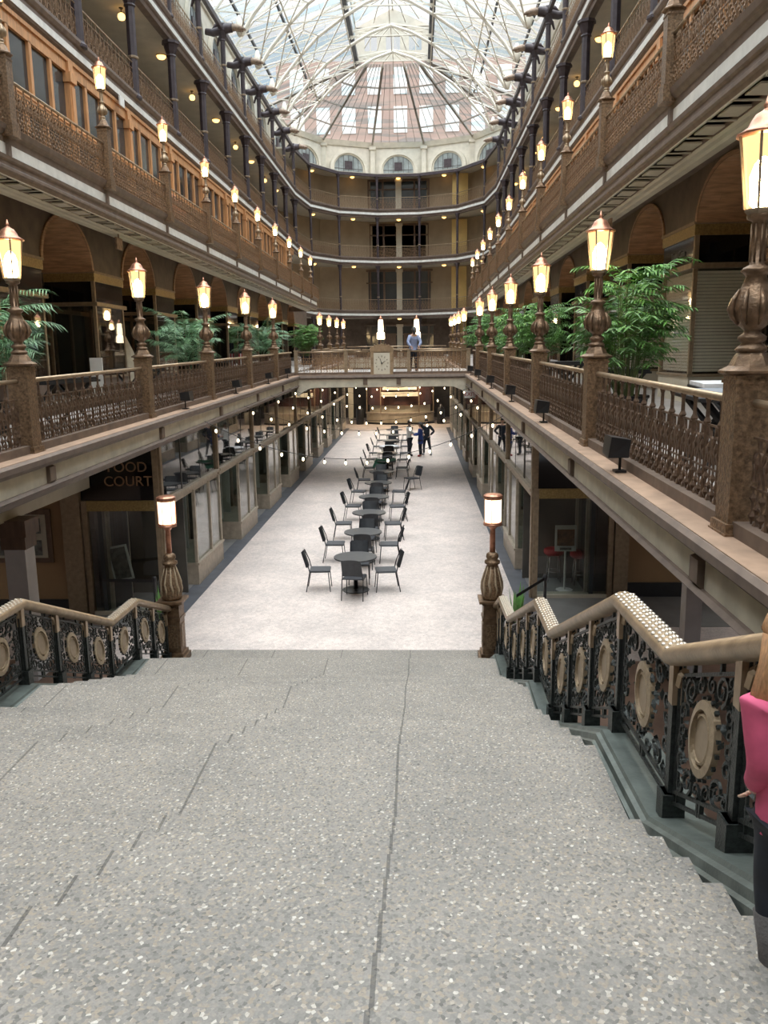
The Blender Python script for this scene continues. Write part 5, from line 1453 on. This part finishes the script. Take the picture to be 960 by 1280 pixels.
# ================================================================== PEOPLE
def skin_mesh(name, verts, edges, radii, levels=2):
    me = bpy.data.meshes.new(name); me.from_pydata(verts, edges, []); o = bpy.data.objects.new(name, me); COL.objects.link(o)
    md = o.modifiers.new('s','SKIN'); md.use_smooth_shade = True
    sk = me.skin_vertices[0].data
    for i, r in enumerate(radii):
        sk[i].radius = r if isinstance(r, tuple) else (r, r); sk[i].use_root = (i == 0)
    sb = o.modifiers.new('b','SUBSURF'); sb.levels = levels; sb.render_levels = levels
    dg = bpy.context.evaluated_depsgraph_get(); m2 = bpy.data.meshes.new_from_object(o.evaluated_get(dg))
    bpy.data.objects.remove(o); return m2
def person(label, loc, rz, H, top, bottom, shoe, hair, skin='skin', arms=None, legs=None, lean=0., hairlen=0, sleeve='long', cat='person', boots=False, hem=.82):
    k = H/1.72
    root = thing('person', label, cat, loc, rz)
    A = arms or {}; Lg = legs or {}
    V = []; E_ = []; Rr = []
    def v(p, r, par=None):
        V.append(Vector(p)*k); Rr.append(tuple(q*k for q in r) if isinstance(r, tuple) else r*k)
        if par is not None: E_.append((par, len(V)-1))
        return len(V)-1
    ln = lambda z: lean*max(0, z-.95)
    pel = v((0,0,.93), (.145,.105)); wst = v((0,ln(1.1),1.10), (.125,.09), pel); chs = v((0,ln(1.32),1.30), (.155,.105), wst)
    nb_ = v((0,ln(1.42),1.42), (.10,.075), chs); nk = v((0,ln(1.5)+.01,1.49), .052, nb_)
    hd = v((0,ln(1.6)+.03,1.58), (.072,.082), nk); ht = v((0,ln(1.66)+.03,1.665), (.07,.085), hd)
    hands = []
    for s in (-1,1):
        a = A.get(s) or [(s*.245,-.02+ln(1.1),1.13),(s*.26,.06+ln(1.),.90)]
        sh = v((s*.165,ln(1.4),1.385), .055, nb_); el = v(a[0], .042, sh); wr = v(a[1], .028, el)
        d = (Vector(a[1])-Vector(a[0])).normalized(); pm = v(Vector(a[1])+d*.055, (.036,.018), wr)
        hands.append((Vector(a[1]), d, s))
        l = Lg.get(s) or [(s*.10,.02,.50),(s*.11,-.01,.09)]
        hp = v((s*.085,0,.84), .088, pel); kn = v(l[0], .058, hp); an = v(l[1], .038, kn); to = v(Vector(l[1])+Vector((s*.03,.14,-.055)), (.036,.026), an)
    body = skin_mesh('body', V, E_, Rr, 2)
    ob = bpy.data.objects.new('body', body); COL.objects.link(ob); ob.parent = root
    body.materials.clear(); body.materials.append(M[skin])
    # clothes over the body
    def cloth(name, idx, m, grow, extra=None):
        mp = {o_: i for i, o_ in enumerate(idx)}
        vv = [V[i] for i in idx]; ee = [(mp[a], mp[b]) for a, b in E_ if a in mp and b in mp]; rr = []
        for i in idx:
            r = Rr[i]; r = r if isinstance(r, tuple) else (r, r); rr.append((r[0]+grow*k, r[1]+grow*k))
        me = skin_mesh(name, vv, ee, rr, 2); me.materials.clear(); me.materials.append(M[m])
        o = bpy.data.objects.new(name, me); COL.objects.link(o); o.parent = root; return o
    ai = [i for i in range(7, len(V))]
    # indices: per side 8: sh,el,wr,pm,hp,kn,an,to
    sidx = lambda q: [7+8*q+j for j in range(8)]
    s0, s1_ = sidx(0), sidx(1)
    cloth('top', [pel, wst, chs, nb_]+s0[:3]+s1_[:3], top, .022)
    cloth('trousers', [pel]+s0[4:7]+s1_[4:7], bottom, .012)
    def loft(name, rows, m):
        mb = MB(); G_ = [[((rx*cos(2*pi*j/16))*k, (ry*sin(2*pi*j/16)+ln(z))*k, z*k) for j in range(17)] for z, rx, ry in rows]
        mb.grid(G_).build(name, m, root, True)
    loft('top_hem', [(hem,.175,.135),(.84,.172,.130),(.93,.170,.126),(1.02,.155,.115),(1.12,.150,.110),(1.22,.158,.112),(1.30,.150,.105)], top)
    loft('trousers_waist', [(.72,.15,.11),(.80,.160,.115),(.90,.162,.118),(.97,.15,.11)], bottom)
    for q in (s0, s1_): 
        cloth('shoe', [q[6], q[7]], shoe, .030 if boots else .024)
        if boots: MB().tube([V[q[6]]+Vector((0,0,-.05)), V[q[6]]+Vector((0,0,.03)), V[q[6]].lerp(V[q[5]],.4), V[q[6]].lerp(V[q[5]],.78)], [.070*k,.062*k,.062*k,.072*k], 12).build('boot_shaft', shoe, root, True)
    # five short fingers on each hand, in the hand's direction
    fm = MB()
    for p, d, s in hands:
        sd = d.cross(Vector((0,1,0.2))).normalized()
        for f_ in range(4):
            b0 = (p+d*.075+sd*(.024-.016*f_))*k; L_ = (.07,.078,.072,.055)[f_]*k
            fm.tube([b0, b0+d*L_*.5+Vector((0,.006,0)), b0+d*L_+Vector((0,.02,-.004))], [.009*k,.0085*k,.006*k], 5)
        b0 = (p+d*.03+sd*.03)*k; fm.tube([b0, b0+(d*.6+sd).normalized()*.045*k, b0+(d+sd*.6).normalized()*.07*k], [.011*k,.009*k,.006*k], 5)
    fm.build('fingers', skin, ob, True)
    # face
    hc = (V[hd]+V[ht])/2
    fa = MB().tube([hc+Vector((0,.075,.02))*k, hc+Vector((0,.10,-.005))*k, hc+Vector((0,.098,-.018))*k], [.008*k,.014*k,.010*k], 5)
    fa.tube([hc+Vector((-.082,0,.0))*k, hc+Vector((-.085,-.012,.035))*k], .012*k, 5).tube([hc+Vector((.082,0,.0))*k, hc+Vector((.085,-.012,.035))*k], .012*k, 5)
    fa.build('nose_and_ears', skin, ob, True)
    ey = MB()
    for s in (-1,1): ey.lathe([(.002,-.009),(.011,-.004),(.011,.004),(.002,.009)], hc.x+s*.03*k, hc.y+.083*k, hc.z+.02*k, 6)
    ey.tube([hc+Vector((-.022,.083,-.045))*k, hc+Vector((0,.09,-.047))*k, hc+Vector((.022,.083,-.045))*k], .005*k, 4)
    ey.build('eyes_and_mouth', 'hairdark', ob)
    hr = MB(); P = []
    for i in range(9):
        ph = pi*i/8*.62; row = []
        for j in range(16):
            th = 2*pi*j/16; fr_ = sin(th); r = .094+.004*sin(5*th)
            pp = ph*(1.0 if fr_ < .1 else 1.0-.52*min(1, (fr_-.1)/.5))
            row.append(tuple(hc+Vector((r*sin(pp)*cos(th), r*1.1*sin(pp)*sin(th)-.006, .028+r*1.12*cos(pp)))*k))
        P.append(row+[row[0]])
    hr.grid(P)
    if hairlen:
        hr.tube([hc+Vector((0,-.07,.05))*k, hc+Vector((0,-.10,-.06))*k, hc+Vector((0,-.10,-.06-hairlen))*k], [.07*k,.085*k,.03*k], 8)
    if boots: hr.tube([hc+Vector((-.06,-.02,.03))*k, hc+Vector((-.09,-.03,-.08))*k, hc+Vector((-.14,-.03,-.20))*k, hc+Vector((-.14,-.02,-.32))*k], [.055*k,.055*k,.05*k,.02*k], 8)
    hr.build('hair', hair, ob, True)
    return root
person('person in white jacket and black trousers standing beside the far tables', (-.36,40.6,ZF), -1.2, 1.74, 'whitejacket', 'navy', 'black', 'hairdark', 'skindark', arms={-1:[(-.25,.02,1.12),(-.16,.26,1.08)],1:[(.24,.05,1.13),(.10,.28,1.10)]})
person('person in long blue jacket, black leggings and red shoes facing the white jacket', (.20,40.3,ZF), 1.3, 1.66, 'bluejacket', 'navy', 'red', 'hairdark', 'skin', arms={-1:[(-.25,.06,1.13),(-.20,.32,1.12)],1:[(.24,.06,1.14),(.12,.34,1.15)]}, hairlen=.12, hem=.66)
person('person in black clothes with hand on hip, right of the blue jacket', (.50,40.9,ZF), 2.9, 1.76, 'navy', 'navy', 'greycloth', 'hairdark', 'skin', arms={-1:[(-.36,-.05,1.15),(-.19,.04,.98)],1:[(.25,.05,1.13),(.10,.24,1.05)]}, legs={-1:[(-.15,.03,.5),(-.22,0,.09)],1:[(.12,.05,.5),(.13,.02,.09)]})
person('person in pale blue shirt and dark trousers leaning on the bridge railing beside the clock', (-.10,31.95,-1.18+zb), .15, 1.62, 'lilac', 'navy', 'black', 'hairdark', 'skin', lean=-.35, arms={-1:[(-.26,-.28,1.14),(-.16,-.42,.98)],1:[(.26,-.28,1.14),(.16,-.42,.98)]}, hairlen=.1)
# child on the stairs at the right edge of the picture
kid = person('child in pink top, dark leggings and grey boots walking down at the right picture edge', (1.042,2.02,-1.727), .3, 1.09, 'pink', 'navy', 'boot', 'hairblond', 'skin', arms={-1:[(-.17,-.03,1.14),(-.12,.10,.97)],1:[(.25,.04,1.14),(.30,.20,1.0)]},
    legs={-1:[(-.10,.05,.50),(-.15,-.03,.10)],1:[(.09,.10,.52),(.08,.02,.10)]}, hairlen=.30, boots=True)
kid.rotation_euler = (0, -.12, .3)
